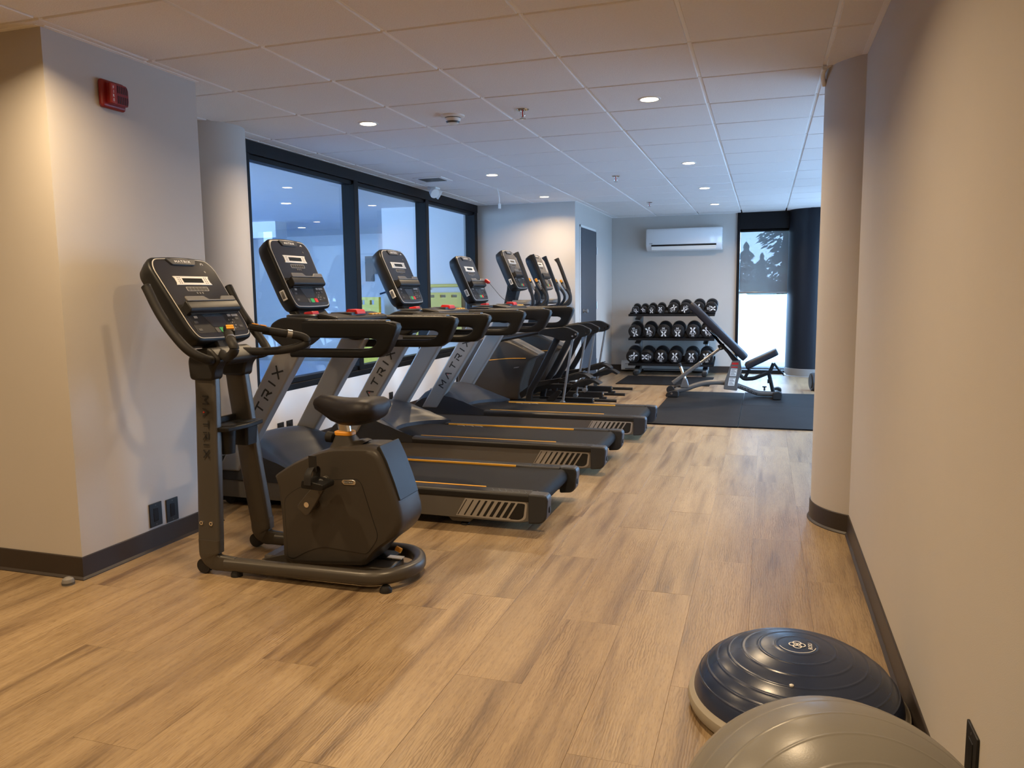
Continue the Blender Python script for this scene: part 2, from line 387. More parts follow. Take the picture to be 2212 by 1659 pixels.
# floor slab and planks
floor = struct(box_obj('floor', -5.7, 1.6, -2.7, 12.2, -0.10, -0.012, 'base'), 'oak-look vinyl plank floor of the gym')
PW, PL = 0.2285, 1.22
def plank_mesh(w, l):
    return MB().box(-w / 2 + 0.0002, w / 2 - 0.0002, -l / 2 + 0.0002, l / 2 - 0.0002, -0.012, 0.0)
_pm = None; _cache = {}
starts = {0: 3.15, 1: 3.60, 2: 4.0, 3: 3.453, -1: 4.0}
for k in range(-22, 7):
    x0 = -0.4835 + k * PW; x1 = x0 + PW
    if x0 > 1.5: continue
    lo = 1.35 if x0 > -3.2 else 1.7; hi = 12.05
    if x0 < -3.60 and True: hi = 2.62
    xa, xb = max(x0, -5.6), min(x1, 1.52)
    if xb - xa < 0.02: continue
    off = starts.get(k, (k * 0.437 + 0.13 * (k % 3)) % PL + 3)
    y = off - PL * 12
    while y < hi:
        ya, yb = max(y, -2.6), min(y + PL, hi)
        # only the planks in front of the lens; the rest of the floor is laid the same way further back
        if yb > lo and yb - ya > 0.03:
            w_, l_ = round(xb - xa, 4), round(yb - ya, 4)
            key = (w_, l_)
            if key in _cache:
                o = _cache[key].copy(); COL.objects.link(o)
            else:
                o = plank_mesh(w_, l_).obj('plank', 'wood', floor, 0.0004, smooth=False, seg=1); _cache[key] = o
            o.location = ((xa + xb) / 2, (ya + yb) / 2, random.uniform(-0.0003, 0.0003)); o.parent = floor
        y += PL
_bf = MB()
_bf.box(-5.6, 0.5, -2.6, 1.2, -0.012, -0.001)
_bf.obj('plank_field', 'wood', floor, smooth=False)

# ceiling: slab, grid tees, lay-in tiles
ceiling = struct(box_obj('ceiling', -5.7, 1.6, -2.7, 12.2, CEIL + 0.05, CEIL + 0.12, 'tile'), 'white suspended ceiling of square lay-in tiles')
G = 0.6096; GX, GY = -0.3551, 4.349
YA = GY - 4 * G
box_obj('ceiling_field', -5.6, 1.5, -2.6, YA - 0.01, CEIL, CEIL + 0.02, 'tile', ceiling)
_tc = {}
for i in range(-9, 4):
    for j in range(-4, 13):
        xa, xb = GX + i * G + 0.0095, GX + (i + 1) * G - 0.0095
        ya, yb = GY + j * G + 0.0095, GY + (j + 1) * G - 0.0095
        lim = -3.57 if yb > 2.6 else -5.6
        if ya > 9.2: lim = -2.28 if ya > 9.6 else -3.57
        xa = max(xa, lim); xb = min(xb, 1.49); yb = min(yb, 12.02)
        if xb - xa < 0.03 or yb - ya < 0.03: continue
        key = (round(xb - xa, 3), round(yb - ya, 3))
        if key in _tc: o = _tc[key].copy(); COL.objects.link(o)
        else:
            w_, l_ = key
            o = MB().box(-w_ / 2, w_ / 2, -l_ / 2, l_ / 2, 0, 0.02).obj('ceiling_tile', 'tile', ceiling, 0.0025, seg=1); _tc[key] = o
        o.location = ((xa + xb) / 2, (ya + yb) / 2, CEIL); o.parent = ceiling
for j in range(-4, 13):
    y = GY + j * G
    x0 = -5.6 if y < 2.5 else (-3.57 if y < 9.6 else -2.28)
    box_obj('runner', x0, 1.49, y - 0.012, y + 0.012, CEIL + 0.0105, CEIL + 0.03, 'tee', ceiling)
_ct = MB().box(-0.012, 0.012, -G / 2 + 0.013, G / 2 - 0.013, CEIL + 0.0085, CEIL + 0.03).obj('cross_tee', 'tee', ceiling)
_first = True
for i in range(-8, 4):
    for j in range(-4, 13):
        x = GX + i * G; y = GY + (j + 0.5) * G
        if (y > 2.6 and x < -3.57) or (y > 9.7 and x < -2.28) or y > 11.9 or x > 1.45: continue
        o = _ct if _first else _ct.copy()
        if not _first: COL.objects.link(o)
        _first = False
        o.parent = ceiling; o.location = (x, y, 0)

# walls
wl = struct(box_obj('wall_left', -5.6, -2.857, 2.583, 3.50, 0, H, 'wall'), 'greige painted wall block beside the exercise bike')
wr = struct(box_obj('wall_right', 0.434, 1.6, -2.6, 4.46, 0, H, 'wall'), 'long greige painted wall along the right')
struct(box_obj('wall_back', -5.7, 1.6, -2.75, -2.6, 0, H, 'wall'))
struct(box_obj('wall_hall', -5.75, -5.6, -2.7, 2.6, 0, H, 'wall'))
mb = MB(); mb.box(-3.72, -3.55, 3.5, 4.80, 0, H); mb.box(-3.72, -3.55, 4.80, 9.58, 0, 0.50)
ww = struct(mb.obj('wall_window', 'wall_white', smooth=False), 'white low wall under the long interior window')
struct(box_obj('wall_alcove', -3.75, -2.267, 9.58, 12.2, 0, H, 'wall'), 'greige wall behind the elliptical trainers')
mb = MB(); mb.box(-2.3, -0.41, 12.03, 12.2, 0, H)
struct(mb.obj('wall_far', 'wall', smooth=False), 'pale wall behind the dumbbell rack')
mb = MB(); mb.box(0.94, 1.10, 12.03, 12.2, 0, H); mb.box(1.4, 1.6, 12.03, 12.2, 0, H)
struct(mb.obj('wall_far_corner', 'wall', smooth=False))
# right wall beyond the column, with tall windows
mb = MB()
RW = [(5.2, 6.7), (7.2, 8.7), (9.3, 11.5)]
ys = [4.46] + [v for p in RW for v in p] + [12.2]
for a, b in zip(ys[0::2], ys[1::2]): mb.box(1.5, 1.62, a, b, 0, H)
for a, b in RW: mb.box(1.5, 1.62, a, b, 2.1, H); mb.box(1.5, 1.62, a, b, 0, 0.06)
struct(mb.obj('wall_right_far', 'wall', smooth=False))
for n, (a, b) in enumerate(RW):
    w3 = MB().box(1.51, 1.56, a, a + 0.05, 0.06, 2.1).box(1.51, 1.56, b - 0.05, b, 0.06, 2.1).box(1.51, 1.56, a, b, 0.06, 0.11).box(1.51, 1.56, a, b, 2.05, 2.1).obj('window_%d' % (n + 3), 'frame_black', smooth=False)
    struct(w3, 'black framed daylight window on the right side wall')
    MB().add([(1.54, a + 0.05, 0.11), (1.54, b - 0.05, 0.11), (1.54, b - 0.05, 2.05), (1.54, a + 0.05, 2.05)], [(0, 1, 2, 3)]).obj('pane', 'glass_ext', w3, smooth=False)

def baseboard(name, pts, m='base', h=0.102, label=None, closed=False):
    # pts: 2-D polyline on the wall face, room on its right-hand side
    prof = [(0, 0), (0.017, 0), (0.0165, 0.004), (0.0075, 0.013), (0.006, h - 0.003), (0.004, h), (0, h)]
    P = [Vector(p) for p in pts]; secs = []
    for i, p in enumerate(P):
        d = []
        if i > 0: d.append((p - P[i - 1]).normalized())
        if i < len(P) - 1: d.append((P[i + 1] - p).normalized())
        ns = [Vector((t.y, -t.x)) for t in d]
        n = ns[0] if len(ns) == 1 else (ns[0] + ns[1]) / (1 + ns[0].dot(ns[1]))
        secs.append([(p.x + n.x * u, p.y + n.y * u, z) for u, z in prof])
    return struct(MB().loft(secs).obj(name, m, angle=25), label)
baseboard('baseboard_left', [(-5.6, 2.583), (-2.857, 2.583), (-2.857, 3.50), (-3.55, 3.5)], label='dark vinyl baseboard around the left wall corner')
def arc(cx, cy, r, a0, a1, n=28): return [(cx + r * math.cos(math.radians(a0 + (a1 - a0) * i / n)), cy + r * math.sin(math.radians(a0 + (a1 - a0) * i / n))) for i in range(n + 1)]
# round columns
def column(name, cx, cy, r, m, label):
    return struct(MB().lathe([(r, 0), (r, H)], (cx, cy, 0), seg=64).obj(name, m, angle=60), label)
column('round_column', 0.592, 4.47, 0.325, 'wall', 'greige round column half set into the right wall')
column('round_column', -3.57, 4.455, 0.245, 'wall', 'pale round column at the near end of the interior window')
column('round_column', 0.63, 12.0, 0.33, 'navy', 'dark round column beside the far daylight window')
a_in = math.degrees(math.acos((0.434 - 0.592) / 0.325))
baseboard('baseboard_right_column', arc(0.592, 4.47, 0.325, 90, 360 - a_in), label='dark vinyl baseboard curved around the right column')
baseboard('baseboard_right', [(0.434, 4.19), (0.434, -2.6)], label='dark vinyl baseboard along the right wall')
baseboard('baseboard_left_column', arc(-3.57, 4.455, 0.245, -85, 85))
baseboard('baseboard_window', [(-3.55, 4.8), (-3.55, 9.58), (-2.267, 9.58), (-2.267, 9.82)], label='dark vinyl baseboard below the interior window')
baseboard('baseboard_far', [(-2.267, 10.80), (-2.267, 12.03), (-0.41, 12.03)], label='dark vinyl baseboard below the far wall')
baseboard('baseboard_far_column', arc(0.63, 12.0, 0.332, 150, 380), 'cove', 0.115, 'grey cove base around the dark column')
# wall angle trim at the ceiling
def ceil_trim(n, x0, x1, y0, y1): struct(box_obj('trim_%d' % n, x0, x1, y0, y1, CEIL - 0.002, CEIL + 0.022, 'tee'), 'white ceiling edge trim')
ceil_trim(1, 0.410, 0.434, -2.6, 4.19); ceil_trim(2, -2.857, -2.833, 2.583, 3.5); ceil_trim(3, -5.6, -2.857, 2.559, 2.583)
ceil_trim(4, -3.55, -3.526, 4.8, 9.58); ceil_trim(5, -3.55, -2.267, 9.556, 9.58); ceil_trim(6, -2.267, -2.243, 9.58, 12.03); ceil_trim(7, -2.243, -0.41, 12.006, 12.03)

# interior window: header, sill, mullions, panes
win = bpy.data.objects.new('window_1', None); COL.objects.link(win); win.location = (-3.6, 7.1, 0.5); struct(win, 'three-pane interior window with black frame')
def wpart(name, x0, x1, y0, y1, z0, z1, m='frame_black', bev=0.003):
    o = box_obj(name, x0 + 3.6, x1 + 3.6, y0 - 7.1, y1 - 7.1, z0 - 0.5, z1 - 0.5, m, win, bev); return o
wpart('header', -3.68, -3.552, 4.80, 9.575, 2.262, 2.42)
wpart('header_stop', -3.66, -3.575, 4.80, 9.575, 2.225, 2.262)
wpart('sill', -3.68, -3.548, 4.80, 9.575, 0.495, 0.545)
wpart('sill_stop', -3.66, -3.575, 4.80, 9.575, 0.545, 0.585)
for y, hw in ((4.84, 0.04), (6.42, 0.04), (7.99, 0.04), (9.51, 0.05)):
    wpart('mullion', -3.68, -3.552, y - hw, y + hw, 0.545, 2.262)
for y0, y1 in ((4.88, 6.38), (6.46, 7.95), (8.03, 9.46)):
    MB().add([(-0.03, y0 - 7.1, 0.085), (-0.03, y1 - 7.1, 0.085), (-0.03, y1 - 7.1, 1.725), (-0.03, y0 - 7.1, 1.725)], [(0, 1, 2, 3)]).obj('pane', 'glass_int', win, smooth=False)

# far daylight window
w2 = bpy.data.objects.new('window_2', None); COL.objects.link(w2); w2.location = (0, 12.1, 0); struct(w2, 'tall daylight window with black frame beside the dark column')
def w2part(name, x0, x1, y0, y1, z0, z1, m='frame_black', bev=0.003): return box_obj(name, x0, x1, y0 - 12.1, y1 - 12.1, z0, z1, m, w2, bev)
w2part('jamb', -0.41, -0.37, 12.0, 12.16, 0, 2.36); w2part('jamb', 0.90, 0.94, 12.03, 12.16, 0, 2.36)
w2part('header', -0.37, 0.90, 12.0, 12.16, 2.115, 2.42); w2part('sill', -0.37, 0.90, 12.03, 12.16, 0, 0.055)
w2part('transom', -0.37, 0.90, 12.09, 12.13, 2.085, 2.115, 'steel')
w2part('mullion', 0.40, 0.44, 12.06, 12.12, 0.055, 2.09)
for x0, x1 in ((-0.37, 0.40), (0.44, 0.90)):
    MB().add([(x0, 0.0, 0.055), (x1, 0.0, 0.055), (x1, 0.0, 2.09), (x0, 0.0, 2.09)], [(0, 1, 2, 3)]).obj('pane', 'glass_ext', w2, smooth=False)
sh = thing('roller_shade', 'grey see-through roller shade lowered halfway over the far window', 'roller shade', (-0.03, 12.065, 1.19))
MB().box(-0.335, 0.36, -0.0015, 0.0015, 0.012, 0.90).obj('fabric', 'shade', sh, smooth=False)
MB().box(-0.337, 0.362, -0.008, 0.008, -0.006, 0.018).obj('hem_bar', 'steel', sh, 0.003)
MB().cyl((-0.337, 0.0, 0.905), (0.362, 0.0, 0.905), 0.018).obj('roller', 'frame_black', sh)

# door in the alcove wall
d1 = bpy.data.objects.new('door_1', None); COL.objects.link(d1); d1.location = (-2.267, 9.855, 0); struct(d1, 'dark grey slab door beside the far wall')
MB().box(0, 0.020, 0.0, 0.92, 0.008, 2.055).obj('door_leaf', 'door', d1, 0.003)
MB().box(0, 0.012, -0.035, -0.004, 0, 2.09).obj('door_frame', 'white', d1, 0.002)
MB().box(0, 0.012, 0.924, 0.955, 0, 2.09).obj('door_frame', 'white', d1, 0.002)
MB().box(0, 0.012, -0.035, 0.955, 2.06, 2.09).obj('door_frame', 'white', d1, 0.002)
MB().lathe([(0.031, 0), (0.031, 0.006), (0.012, 0.010), (0.012, 0.03), (0.022, 0.036), (0.029, 0.05), (0.026, 0.064), (0.012, 0.07)], (0.02, 0.09, 0.99), (1, 0, 0), 24).obj('door_knob', 'steel', d1)
for z in (0.25, 1.05, 1.80): MB().cyl((0.024, 0.922, z - 0.05), (0.024, 0.922, z + 0.05), 0.007, 10).obj('hinge', 'steel', d1)

# pool hall behind the interior window
struct(box_obj('floor_pool_deck', -11.2, -3.72, 3.2, 13.8, -0.10, -0.001, 'deck'), 'grey pool deck behind the interior window')
struct(box_obj('ceiling_pool', -11.2, -3.72, 3.2, 13.8, CEIL + 0.03, CEIL + 0.12, 'wall_white'))
struct(box_obj('wall_pool_far', -11.2, -3.75, 13.6, 13.8, 0, H, 'wall_white'))
mb = MB(); mb.box(-11.2, -3.72, 3.2, 3.4, 2.25, H); mb.box(-11.2, -3.72, 3.2, 3.4, 0, 0.1)  # out of view; wide openings added so daylight brightens the pool hall
for a in (-11.2, -9.0, -6.8, -5.3, -3.92): mb.box(a, a + 0.2, 3.2, 3.4, 0, H)
struct(mb.obj('wall_pool_near', 'wall_white', smooth=False))
struct(box_obj('wall_pool_corner', -4.95, -3.75, 9.62, 13.6, 0, H, 'wall_white'), 'white wall behind the yellow rescue board')
mb = MB()
for a, b in ((3.4, 4.2), (6.4, 6.6), (8.8, 13.6)): mb.box(-11.2, -11.0, a, b, 0, H)
mb.box(-11.2, -11.0, 3.4, 13.6, 0, 0.6); mb.box(-11.2, -11.0, 3.4, 13.6, 2.2, H)  # unseen openings between these boxes are sized to light the hall
struct(mb.obj('wall_pool_left', 'wall_white', smooth=False))
struct(box_obj('trim_8', -11.0, -7.3, 10.6, 10.9, CEIL - 0.22, CEIL + 0.03, 'wall_white'), 'ceiling bulkhead over the pool')
struct(box_obj('pool_water', -10.6, -5.7, 4.2, 12.6, -0.004, 0.006, 'water'), 'blue pool water behind the interior window')
# ------------------------------------------------------------------ shared console head
def face_map(p0, p1):
    d = Vector((p1[0] - p0[0], 0, p1[1] - p0[1])); d.normalize(); n = Vector((d.z, 0, -d.x))
    return lambda a, b, c: (p0[0] + d.x * b + n.x * c, a, p0[1] + d.z * b + n.z * c)
def console(parent, p0, p1, sticker=True, stop=True):
    F = face_map(p0, p1)
    out = fillet([(-0.190, -0.024), (0, -0.031), (0.190, -0.024), (0.207, 0.04), (0.216, 0.375), (0.185, 0.424), (0, 0.436), (-0.185, 0.424), (-0.216, 0.375), (-0.207, 0.04)],
                 [0.045, 0.1, 0.045, 0.03, 0.035, 0.035, 0.12, 0.035, 0.035, 0.03], 5, True)
    sc = lambda k, kb=None: [(a * k, 0.2 + (b - 0.2) * (kb or k)) for a, b in out]
    secs = [[F(a, b, c) for a, b in sc(k)] for k, c in ((0.95, 0.0), (0.99, -0.006), (1.0, -0.016), (0.985, -0.045), (0.94, -0.085), (0.86, -0.098))]
    body = MB().loft(secs).obj('console', 'black', parent, angle=50)
    MB().prism(sc(0.935, 0.945), F, -0.002, 0.0015).obj('face_trim', 'bezel', body)
    MB().prism(sc(0.918, 0.930), F, -0.002, 0.0028).obj('face_panel', 'glossy_panel', body)
    MB().prism(fillet([(-0.098, 0.414), (0.098, 0.414), (0.074, 0.380), (-0.074, 0.380)], 0.006, 2, True), F, 0.001, 0.009).obj('brand_badge', 'slate', body, 0.002)
    mb = MB(); wide_word(mb, 'MATRIX', F, 0.0125, 0.35, 0.22, 0, 0.397, 0.0094); mb.obj('badge_lettering', 'white_ink', body, smooth=False)
    z = MB()
    for s in (-1, 1): z.prism([(0.128 + s * 0.007, 0.385), (0.128 + s * 0.010, 0.385), (0.128 + s * 0.004, 0.396), (0.128 + s * 0.001, 0.396)], F, 0.002, 0.0036)
    z.obj('brand_mark', 'white_ink', body, smooth=False)
    MB().prism(fillet([(-0.118, 0.318), (0.118, 0.318), (0.110, 0.305), (0.110, 0.283), (0.118, 0.270), (-0.118, 0.270), (-0.110, 0.283), (-0.110, 0.305)], 0.003, 2, True), F, 0.001, 0.0055).obj('display_bezel', 'bezel', body, 0.001)
    MB().prism([(-0.066, 0.282), (0.066, 0.282), (0.066, 0.306), (-0.066, 0.306)], F, 0.003, 0.0060).obj('screen', 'screen', body, smooth=False)
    z = MB()
    for k in range(8):
        for s in (-1, 1):
            a = s * 0.087 + (k % 2) * 0.012 - 0.006; b = 0.278 + (k // 2) * 0.0095
            z.prism([(a - 0.003, b), (a + 0.003, b), (a + 0.003, b + 0.004), (a - 0.003, b + 0.004)], F, 0.003, 0.0058)
    z.obj('display_markings', 'ink', body, smooth=False)
    MB().prism(fillet([(-0.072, 0.237), (0.072, 0.237), (0.072, 0.260), (-0.072, 0.260)], 0.004, 2, True), F, 0.002, 0.0036).obj('key_strip', 'light_grey', body, smooth=False)
    for k in range(6):
        a = -0.0575 + 0.023 * k
        MB().prism([(a - 0.0095, 0.2395), (a + 0.0095, 0.2395), (a + 0.0095, 0.2575), (a - 0.0095, 0.2575)], F, 0.002, 0.0046).obj('key', 'ink', body, smooth=False)
    for k in range(3):
        MB().prism(circ(0.0055, 10, -0.018 + 0.018 * k, 0.226), F, 0.002, 0.0040).obj('key', 'key', body, smooth=False)
    MB().prism(circ(0.006, 12, 0.12, 0.345), F, 0.002, 0.0040).obj('sensor_window', 'key', body, smooth=False)
    # reading rack
    prof = [(0.108, 0.0), (0.110, 0.030), (0.120, 0.040), (0.160, 0.038), (0.166, 0.034), (0.164, 0.026), (0.156, 0.012), (0.160, 0.0)]
    rk = MB().loft([[F(a, b, c) for b, c in prof] for a in (-0.172, -0.165, 0.165, 0.172)]).obj('reading_rack', 'charcoal', body, 0.004)
    lip = fillet([(-0.165, 0.160), (0.165, 0.160), (0.165, 0.186), (0.075, 0.186), (0.060, 0.168), (-0.02, 0.168), (-0.045, 0.186), (-0.165, 0.186)], 0.006, 2, True)
    MB().prism(lip, F, 0.034, 0.041).obj('rack_lip', 'panel_grey', body, 0.002)  # paler grey paints in the light caught by the lip
    MB().prism([(-0.16, 0.104), (0.16, 0.104), (0.165, 0.116), (-0.165, 0.116)], F, 0.0, 0.018).obj('rack_shadow_gap', 'ink', body)
    # lower key field
    MB().prism(fillet([(-0.165, 0.012), (0.165, 0.012), (0.172, 0.108), (-0.172, 0.108)], 0.015, 3, True), F, 0.002, 0.0036).obj('key_field', 'charcoal', body, smooth=False)
    MB().prism(fillet([(-0.050, 0.040), (0.052, 0.040), (0.058, 0.104), (-0.078, 0.104)], 0.006, 2, True), F, 0.003, 0.0044).obj('lower_window', 'glossy_panel', body, smooth=False)
    for (a, b, m) in ((-0.142, 0.070, 'key'), (-0.142, 0.030, 'key'), (0.142, 0.078, 'key'), (0.142, 0.036, 'key'), (-0.128, 0.096, 'light_grey'), (0.10, 0.098, 'light_grey'), (0.128, 0.098, 'light_grey'), (0.15, 0.098, 'light_grey')):
        MB().prism(fillet([(a - 0.011, b - 0.006), (a + 0.011, b - 0.006), (a + 0.011, b + 0.006), (a - 0.011, b + 0.006)], 0.002, 2, True), F, 0.003, 0.0050).obj('key', m, body, smooth=False)
    for i in range(3):
        for j in range(4):
            a, b = 0.082 + 0.014 * i, 0.028 + 0.015 * j
            MB().prism(circ(0.0035, 8, a, b), F, 0.003, 0.0046).obj('number_key', 'light_grey' if (i + j) % 2 else 'key', body, smooth=False)
    q = lambda a, w: fillet([(a - w, 0.010), (a + w, 0.010), (a + w - 0.004, 0.036), (a - w - 0.004, 0.036)], 0.003, 2, True)
    MB().prism(q(-0.030, 0.012), F, 0.003, 0.0050).obj('key', 'key', body, smooth=False)
    MB().prism(q(0.006, 0.018), F, 0.003, 0.0054).obj('start_key', 'green', body, smooth=False)
    MB().prism(q(0.046, 0.016), F, 0.003, 0.0054).obj('stop_key', 'red', body, smooth=False)
    if sticker:
        S = lambda a, b, c: F(-(0.2165 - 0.004 * (b < 0.05)) - c, b, a)
        MB().prism([(-0.050, 0.045), (-0.022, 0.045), (-0.022, 0.105), (-0.050, 0.105)], S, -0.012, 0.0006).obj('side_sticker', 'white', body, smooth=False)
        mb = MB()
        for k in range(9): mb.prism([(-0.046, 0.055 + 0.005 * k), (-0.026, 0.055 + 0.005 * k), (-0.026, 0.0575 + 0.005 * k), (-0.046, 0.0575 + 0.005 * k)], S, 0, 0.0009)
        mb.obj('sticker_barcode', 'ink', body, smooth=False)
    return body

# ------------------------------------------------------------------ treadmill
def make_treadmill():
    t = thing('treadmill', 'x', 'treadmill', group='treadmills lined up along the interior window')
    # under frame
    MB().box(-2.00, -0.13, -0.30, 0.30, 0.075, 0.150).obj('frame', 'black', t, 0.01)
    MB().box(-2.08, -1.86, -0.30, 0.30, 0.012, 0.10).obj('front_base', 'black', t, 0.01)
    for s in (-1, 1): MB().cyl((-2.0, s * 0.29 - 0.02, 0.035), (-2.0, s * 0.29 + 0.02, 0.035), 0.035).obj('transport_wheel', 'black_soft', t)
    # belt as a closed loop
    loop = [(-1.72, 0.196), (-0.095, 0.196)] + [(-0.095 + 0.046 * math.sin(math.radians(a)), 0.150 + 0.046 * math.cos(math.radians(a))) for a in range(15, 181, 15)] + [(-1.72, 0.104)]
    MB().prism(loop, XZ, -0.262, 0.262).obj('belt', 'belt', t, angle=40)
    for s in (-1, 1):
        # side panel with the row of dark slots
        pan = fillet([(-2.04, 0.060), (-0.16, 0.047), (-0.085, 0.060), (-0.085, 0.165), (-2.06, 0.165)], [0.02, 0.03, 0.03, 0, 0.02], 4, True)
        sp = MB().prism(pan, XZ, s * 0.335, s * 0.362).obj('side_panel', 'panel_grey', t, 0.003)
        ol = fillet([(-0.510, 0.062), (-0.155, 0.055), (-0.118, 0.068), (-0.108, 0.160), (-0.455, 0.160)], [0, 0.03, 0.03, 0.02, 0], 4, True)
        MB().prism(ol, XZ, s * 0.350, s * 0.3632).obj('slot_surround', 'light_grey', sp, smooth=False)
        for k in range(9):
            x = -0.500 + 0.036 * k; wd = 0.004 + 0.0028 * k
            MB().prism([(x, 0.069), (x + wd, 0.068), (x + 0.052 + wd, 0.153), (x + 0.052, 0.153)], XZ, s * 0.350, s * 0.3645).obj('slot', 'ink', sp, smooth=False)
        last = fillet([(-0.203, 0.064), (-0.152, 0.064), (-0.130, 0.078), (-0.120, 0.151), (-0.148, 0.153)], [0, 0.012, 0.02, 0.008, 0.004], 3, True)
        MB().prism(last, XZ, s * 0.350, s * 0.3645).obj('slot', 'ink', sp, smooth=False)
        # foot rail
        rail = MB().prism(fillet([(s * 0.262, 0.150), (s * 0.262, 0.196), (s * 0.270, 0.204), (s * 0.352, 0.204), (s * 0.368, 0.194), (s * 0.368, 0.166), (s * 0.335, 0.150)], 0.004, 2, True), YZ, -1.44, -0.10).obj('foot_rail', 'charcoal', t)
        MB().box(-1.40, -0.37, min(s * 0.2605, s * 0.272), max(s * 0.2605, s * 0.272), 0.1945, 0.2062).obj('edge_stripe', 'yellow_rail', rail, 0.001)
        gr = MB()
        for k in range(8):
            x = -0.33 + 0.036 * k; gr.prism([(x, s * 0.285), (x + 0.006, s * 0.285), (x + 0.036, s * 0.345), (x + 0.030, s * 0.345)], XY, 0.2035, 0.2052)
        gr.obj('tread_ribs', 'slate', rail, smooth=False)
        # moulded rear end cap
        cp = fillet([(-0.104, 0.046), (-0.030, 0.052), (-0.004, 0.080), (0.004, 0.185), (-0.010, 0.204), (-0.104, 0.206)], [0, 0.03, 0.03, 0.012, 0.012, 0], 4, True)
        cap = MB().prism(cp, XZ, s * 0.285, s * 0.369).obj('end_cap', 'slate', t, 0.012, seg=3)
        MB().box(-0.004, 0.0035, s * 0.318 - 0.011, s * 0.318 + 0.011, 0.105, 0.135).obj('cap_socket', 'ink', cap)
        MB().cyl((-0.095, s * 0.262, 0.150), (-0.095, s * 0.287, 0.150), 0.045).obj('roller_end', 'ink', t)
        # levelling foot
        br = MB().prism([(-0.575, 0.058), (-0.405, 0.052), (-0.440, 0.024), (-0.540, 0.024)], XZ, s * 0.29, s * 0.345).obj('foot_bracket', 'panel_grey', t, 0.003)
        MB().lathe([(0.008, 0.03), (0.008, 0.012), (0.022, 0.012), (0.024, 0.008), (0.024, 0.0)], (-0.475, s * 0.315, 0), seg=18).obj('levelling_foot', 'black_soft', br)
        # upright
        lo, hi = 0.22, 0.965
        xl = lambda z: -1.99 + (z - 0.27) * 0.611; xr = lambda z: -1.838 + (z - 0.275) * 0.652
        up = MB().prism([(xl(lo), lo), (xr(lo), lo), (xr(hi), hi), (xl(hi), hi)], XZ, s * 0.305, s * 0.382).obj('upright', 'silver', t, 0.012, seg=3)
        ang = math.atan2(1.0, 0.632); ca, sa = math.cos(ang), math.sin(ang); mid = ((xl(0.625) + xr(0.625)) / 2, 0.625)
        T = lambda a, b, c, ca=ca, sa=sa, mid=mid: (mid[0] + a * ca - b * sa * 1.0, c, mid[1] + a * sa + b * ca)
        if s < 0: word_objs('MATRIX', T, 0.054, 0.62, 0.19, 0, 0, -0.3830, 'ink', up)
        else: word_objs('MATRIX', lambda a, b, c, T=T: T(a, -b, c), 0.054, 0.62, 0.19, 0, 0, 0.3830, 'ink', up)
        MB().prism([T(0, 0, 0)[::2]] and [(T(a, b, 0)[0], T(a, b, 0)[2]) for a, b in ((-0.122, -0.006 * s), (-0.112, -0.006 * s), (-0.117, 0.008 * s))], XZ, s * 0.380, s * 0.3832).obj('letter_accent', 'red_ink', up, smooth=False)
        # handrail: deep upper grip joined by the nose to the slim lower bar
        st = [((-1.36, 1.108), (-1.36, 1.013)), ((-1.0, 1.107), (-1.0, 1.013)), ((-0.90, 1.106), (-0.945, 1.012)), ((-0.835, 1.104), (-0.922, 1.006)), ((-0.797, 1.093), (-0.914, 0.998)), ((-0.789, 1.072), (-0.915, 0.988)),
              ((-0.805, 1.030), (-0.922, 0.980)), ((-0.828, 0.982), (-0.931, 0.972)), ((-0.852, 0.940), (-0.945, 0.964)), ((-0.895, 0.913), (-0.965, 0.958)), ((-1.0, 0.907), (-1.0, 0.956)), ((-1.44, 0.905), (-1.44, 0.952))]
        secs = []
        for (ox_, oz_), (ix_, iz_) in st:
            d_ = Vector((ox_ - ix_, 0, oz_ - iz_)); l_ = d_.length; d_.normalize(); m_ = Vector(((ox_ + ix_) / 2, s * 0.41, (oz_ + iz_) / 2))
            secs.append([tuple(m_ + Vector((0, u_, 0)) + d_ * v_) for u_, v_ in rect_prof(0.076, l_, 0.017, 4)])
        h = MB().loft(secs).obj('handrail', 'black', t, angle=50)
        MB().loft([[(x, s * 0.41 + u, 1.1005 + v) for u, v in ((-0.033, 0), (-0.026, 0.008), (-0.012, 0.0115), (0.012, 0.0115), (0.026, 0.008), (0.033, 0))] for x in (-1.33, -1.32, -0.87, -0.855)]).obj('ribbed_grip', 'grip', h)
        # outboard block that carries the rail
        bl = fillet([(-1.49, 0.955), (-1.575, 1.02), (-1.572, 1.085), (-1.50, 1.125), (-1.34, 1.118), (-1.34, 1.005), (-1.41, 0.955)], [0.04, 0.03, 0.03, 0.04, 0.01, 0.01, 0.03], 4, True)
        b = MB().prism(bl, XZ, s * 0.285, s * 0.438).obj('rail_mount', 'charcoal', t, 0.012, seg=3)
        MB().loft([[(-1.44 + (0.075 + k) * math.cos(a) * 1.15, s * 0.315 + (0.052 + k) * math.sin(a), z) for a in [2 * math.pi * i / 28 for i in range(28)]] for k, z in ((0.008, 1.115), (0.008, 1.132), (0.002, 1.137), (-0.004, 1.132), (-0.006, 1.118))], cap=False).obj('cup_holder_rim', 'slate', b)
        MB().prism([(-1.44 + 0.078 * math.cos(a), s * 0.315 + 0.048 * math.sin(a)) for a in [2 * math.pi * i / 24 for i in range(24)]], XY, 1.10, 1.1275).obj('cup_well', 'ink', b)
    # centre tray with stop button
    tr = fillet([(-1.56, 1.03), (-1.575, 1.09), (-1.50, 1.128), (-1.33, 1.140), (-1.225, 1.120), (-1.215, 1.090), (-1.30, 1.045), (-1.42, 1.02)], 0.02, 4, True)
    tray = MB().prism(tr, XZ, -0.30, 0.30).obj('centre_tray', 'charcoal', t, 0.012, seg=3)
